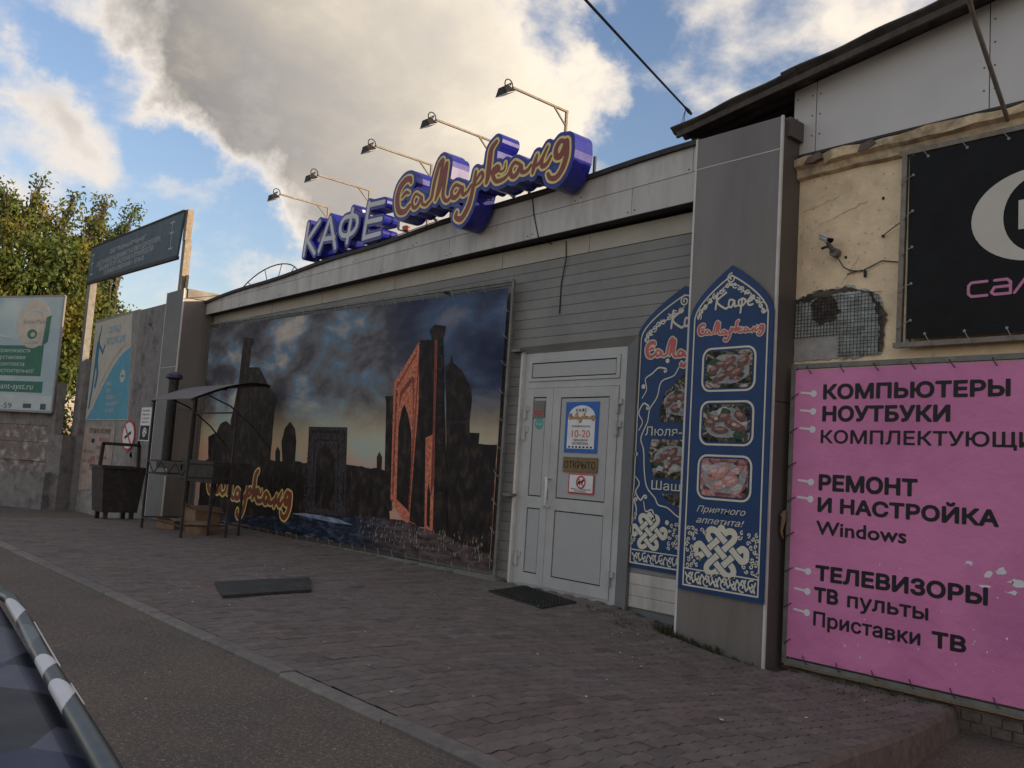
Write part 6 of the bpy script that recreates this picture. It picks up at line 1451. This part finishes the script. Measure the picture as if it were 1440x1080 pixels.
# ------------------------------------------------------------------ parked car (only its bonnet edge enters the photograph)
ang = math.atan2(-.119, .993)       # local +x points to the tail; the nose points down the street
car = empty('parked_car', (-1.11, -6.01, -.06), 'dark car with a chequered black and white bonnet edge and hexagon print', 'car', rz=ang)
# local frame: x from nose (-1.55) to tail (2.9), y from 0 (kerb side) to -1.72
def bz(x):  # bonnet height
    return .872-.03*max(0, (-x-1.3))**1.3
def body_sec(x):
    w = .86*(1-.02*max(0, (-x-1.2)/.4)**2) ; yc = -.86; t = bz(x) if x < 1.25 else .88
    return [(x, yc+w+.0, .28), (x, yc+w+.02, .5), (x, yc+w-.006, t-.10), (x, yc+w-.012, t-.02), (x, yc+w-.045, t-.012), (x, yc+w*.5, t+.012), (x, yc, t+.018), (x, yc-w*.5, t+.012), (x, yc-w+.07, t-.025), (x, yc-w+.01, t-.10), (x, yc-w-.02, .5), (x, yc-w, .28)]
xs = [-1.62, -1.55, -1.3, -1.0, -.7, -.4, 0, .4, .8, 1.2, 1.6, 2.1, 2.6, 2.9]; mb = MB()
for x in xs: mb.v += body_sec(x)
n = 12
for i in range(len(xs)-1):
    for k in range(n-1): a = i*n+k; mb.f.append((a, a+1, a+n+1, a+n)); mb.mi.append(1 if (3 <= k <= 7 and xs[i+1] <= 1.2) else 0)
mb.f += [tuple(range(n)), tuple((len(xs)-1)*n+k for k in reversed(range(n)))]; mb.mi += [0, 0]
part('body', mb, ['car_paint', 'hood'], car, smooth=False)
mb = MB(); P = [(1.22, .86, .80), (1.75, 1.36, .66), (2.55, 1.36, .64), (2.88, .9, .78)]
for x, z, w in P: mb.v += [(x, -.86+w, z), (x, -.86-w, z)]
for x, z, w in P: mb.v += [(x, -.86+.80, .84), (x, -.86-.80, .84)]
mb.f += [(0, 1, 3, 2), (4, 5, 7, 6)]; mb.f += [(2, 3, 5, 4)]; mb.f += [(0, 2, 10, 8), (2, 4, 12, 10), (4, 6, 14, 12), (1, 9, 11, 3), (3, 11, 13, 5), (5, 13, 15, 7)]
mb.mi += [1, 1, 0, 1, 1, 1, 1, 1, 1]
part('cabin', mb, ['car_paint', 'glass_dark'], car)
for x in (-.85, 2.2):
    for y in (-.10, -1.62):
        w = MB(); w.tube([(x, y-.10, .31), (x, y+.10, .31)], .31, 22); ww = part('wheel', w, 'tyre', car)
        rm = MB(); s = .105 if y > -1 else -.105; rm.tube([(x, y+s*.9, .31), (x, y+s*1.03, .31)], .19, 16); part('rim', rm, 'metal_grey', ww)
for y in (-.28, -1.44):
    part('headlight', MB().box(-1.66, -1.60, y-.16, y+.16, .58, .70), 'letter_face', car)
    part('tail_light', MB().box(2.88, 2.93, y-.12, y+.12, .62, .78), 'lamp_red', car)
# edge tube with chequers
path = [(-1.55, .0, .855), (-1.2, .018, .875), (-.9, .012, .88), (-.6, .004, .88), (-.3, .0, .88), (0, -.003, .88), (.4, -.01, .88), (.9, -.02, .88)]
NT, NA = 900, 56; mb = MB(); ptsT = []
def pth(x):
    X = [p[0] for p in path]; return Vector((x, float(np.interp(x, X, [p[1] for p in path])), float(np.interp(x, X, [p[2] for p in path]))))
XS = np.linspace(-1.55, .9, NT+1)
for x in XS:
    c = pth(x); r = .0125
    for k in range(NA): a = 2*math.pi*k/NA; mb.v.append((c.x, c.y-.0144+r*1.15*math.cos(a), c.z-.004+r*math.sin(a)))
def white(u, s):   # s 0 inner side .. 1 outer side, u distance ahead (-x)
    for (lo0, lo1, up0, up1) in ((.20, .28, .345, .28), (.41, .465, .52, .465), (.88, 1.0, 1.15, .86)):
        L_ = lo0+(lo1-lo0)*s**1.6; U_ = up0+(up1-up0)*s**2.2
        if min(L_, U_) < u < max(L_, U_): return 1
    if .60+.10*s < u < .80-.1*s*s and s < .8: return 2
    return 0
for i in range(NT):
    for k in range(NA):
        a = 2*math.pi*(k+.5)/NA; s = .5+.5*math.cos(a); u = -(XS[i]+XS[i+1])/2
        mb.f.append((i*NA+k, (i+1)*NA+k, (i+1)*NA+(k+1) % NA, i*NA+(k+1) % NA)); mb.mi.append(white(u, s) if math.sin(a) > -.5 else 0)
part('bonnet_edge_roll', mb, ['tube_black', 'tube_white', 'tube_grey'], car, smooth=True)
for a, b in ((-.86, -.46), (-.34, -.22)): part('trim_strip', MB().bar(pth(a)+Vector((0, .001, -.004)), pth(b)+Vector((0, .001, -.004)), .003, .006), 'trim_white', car)
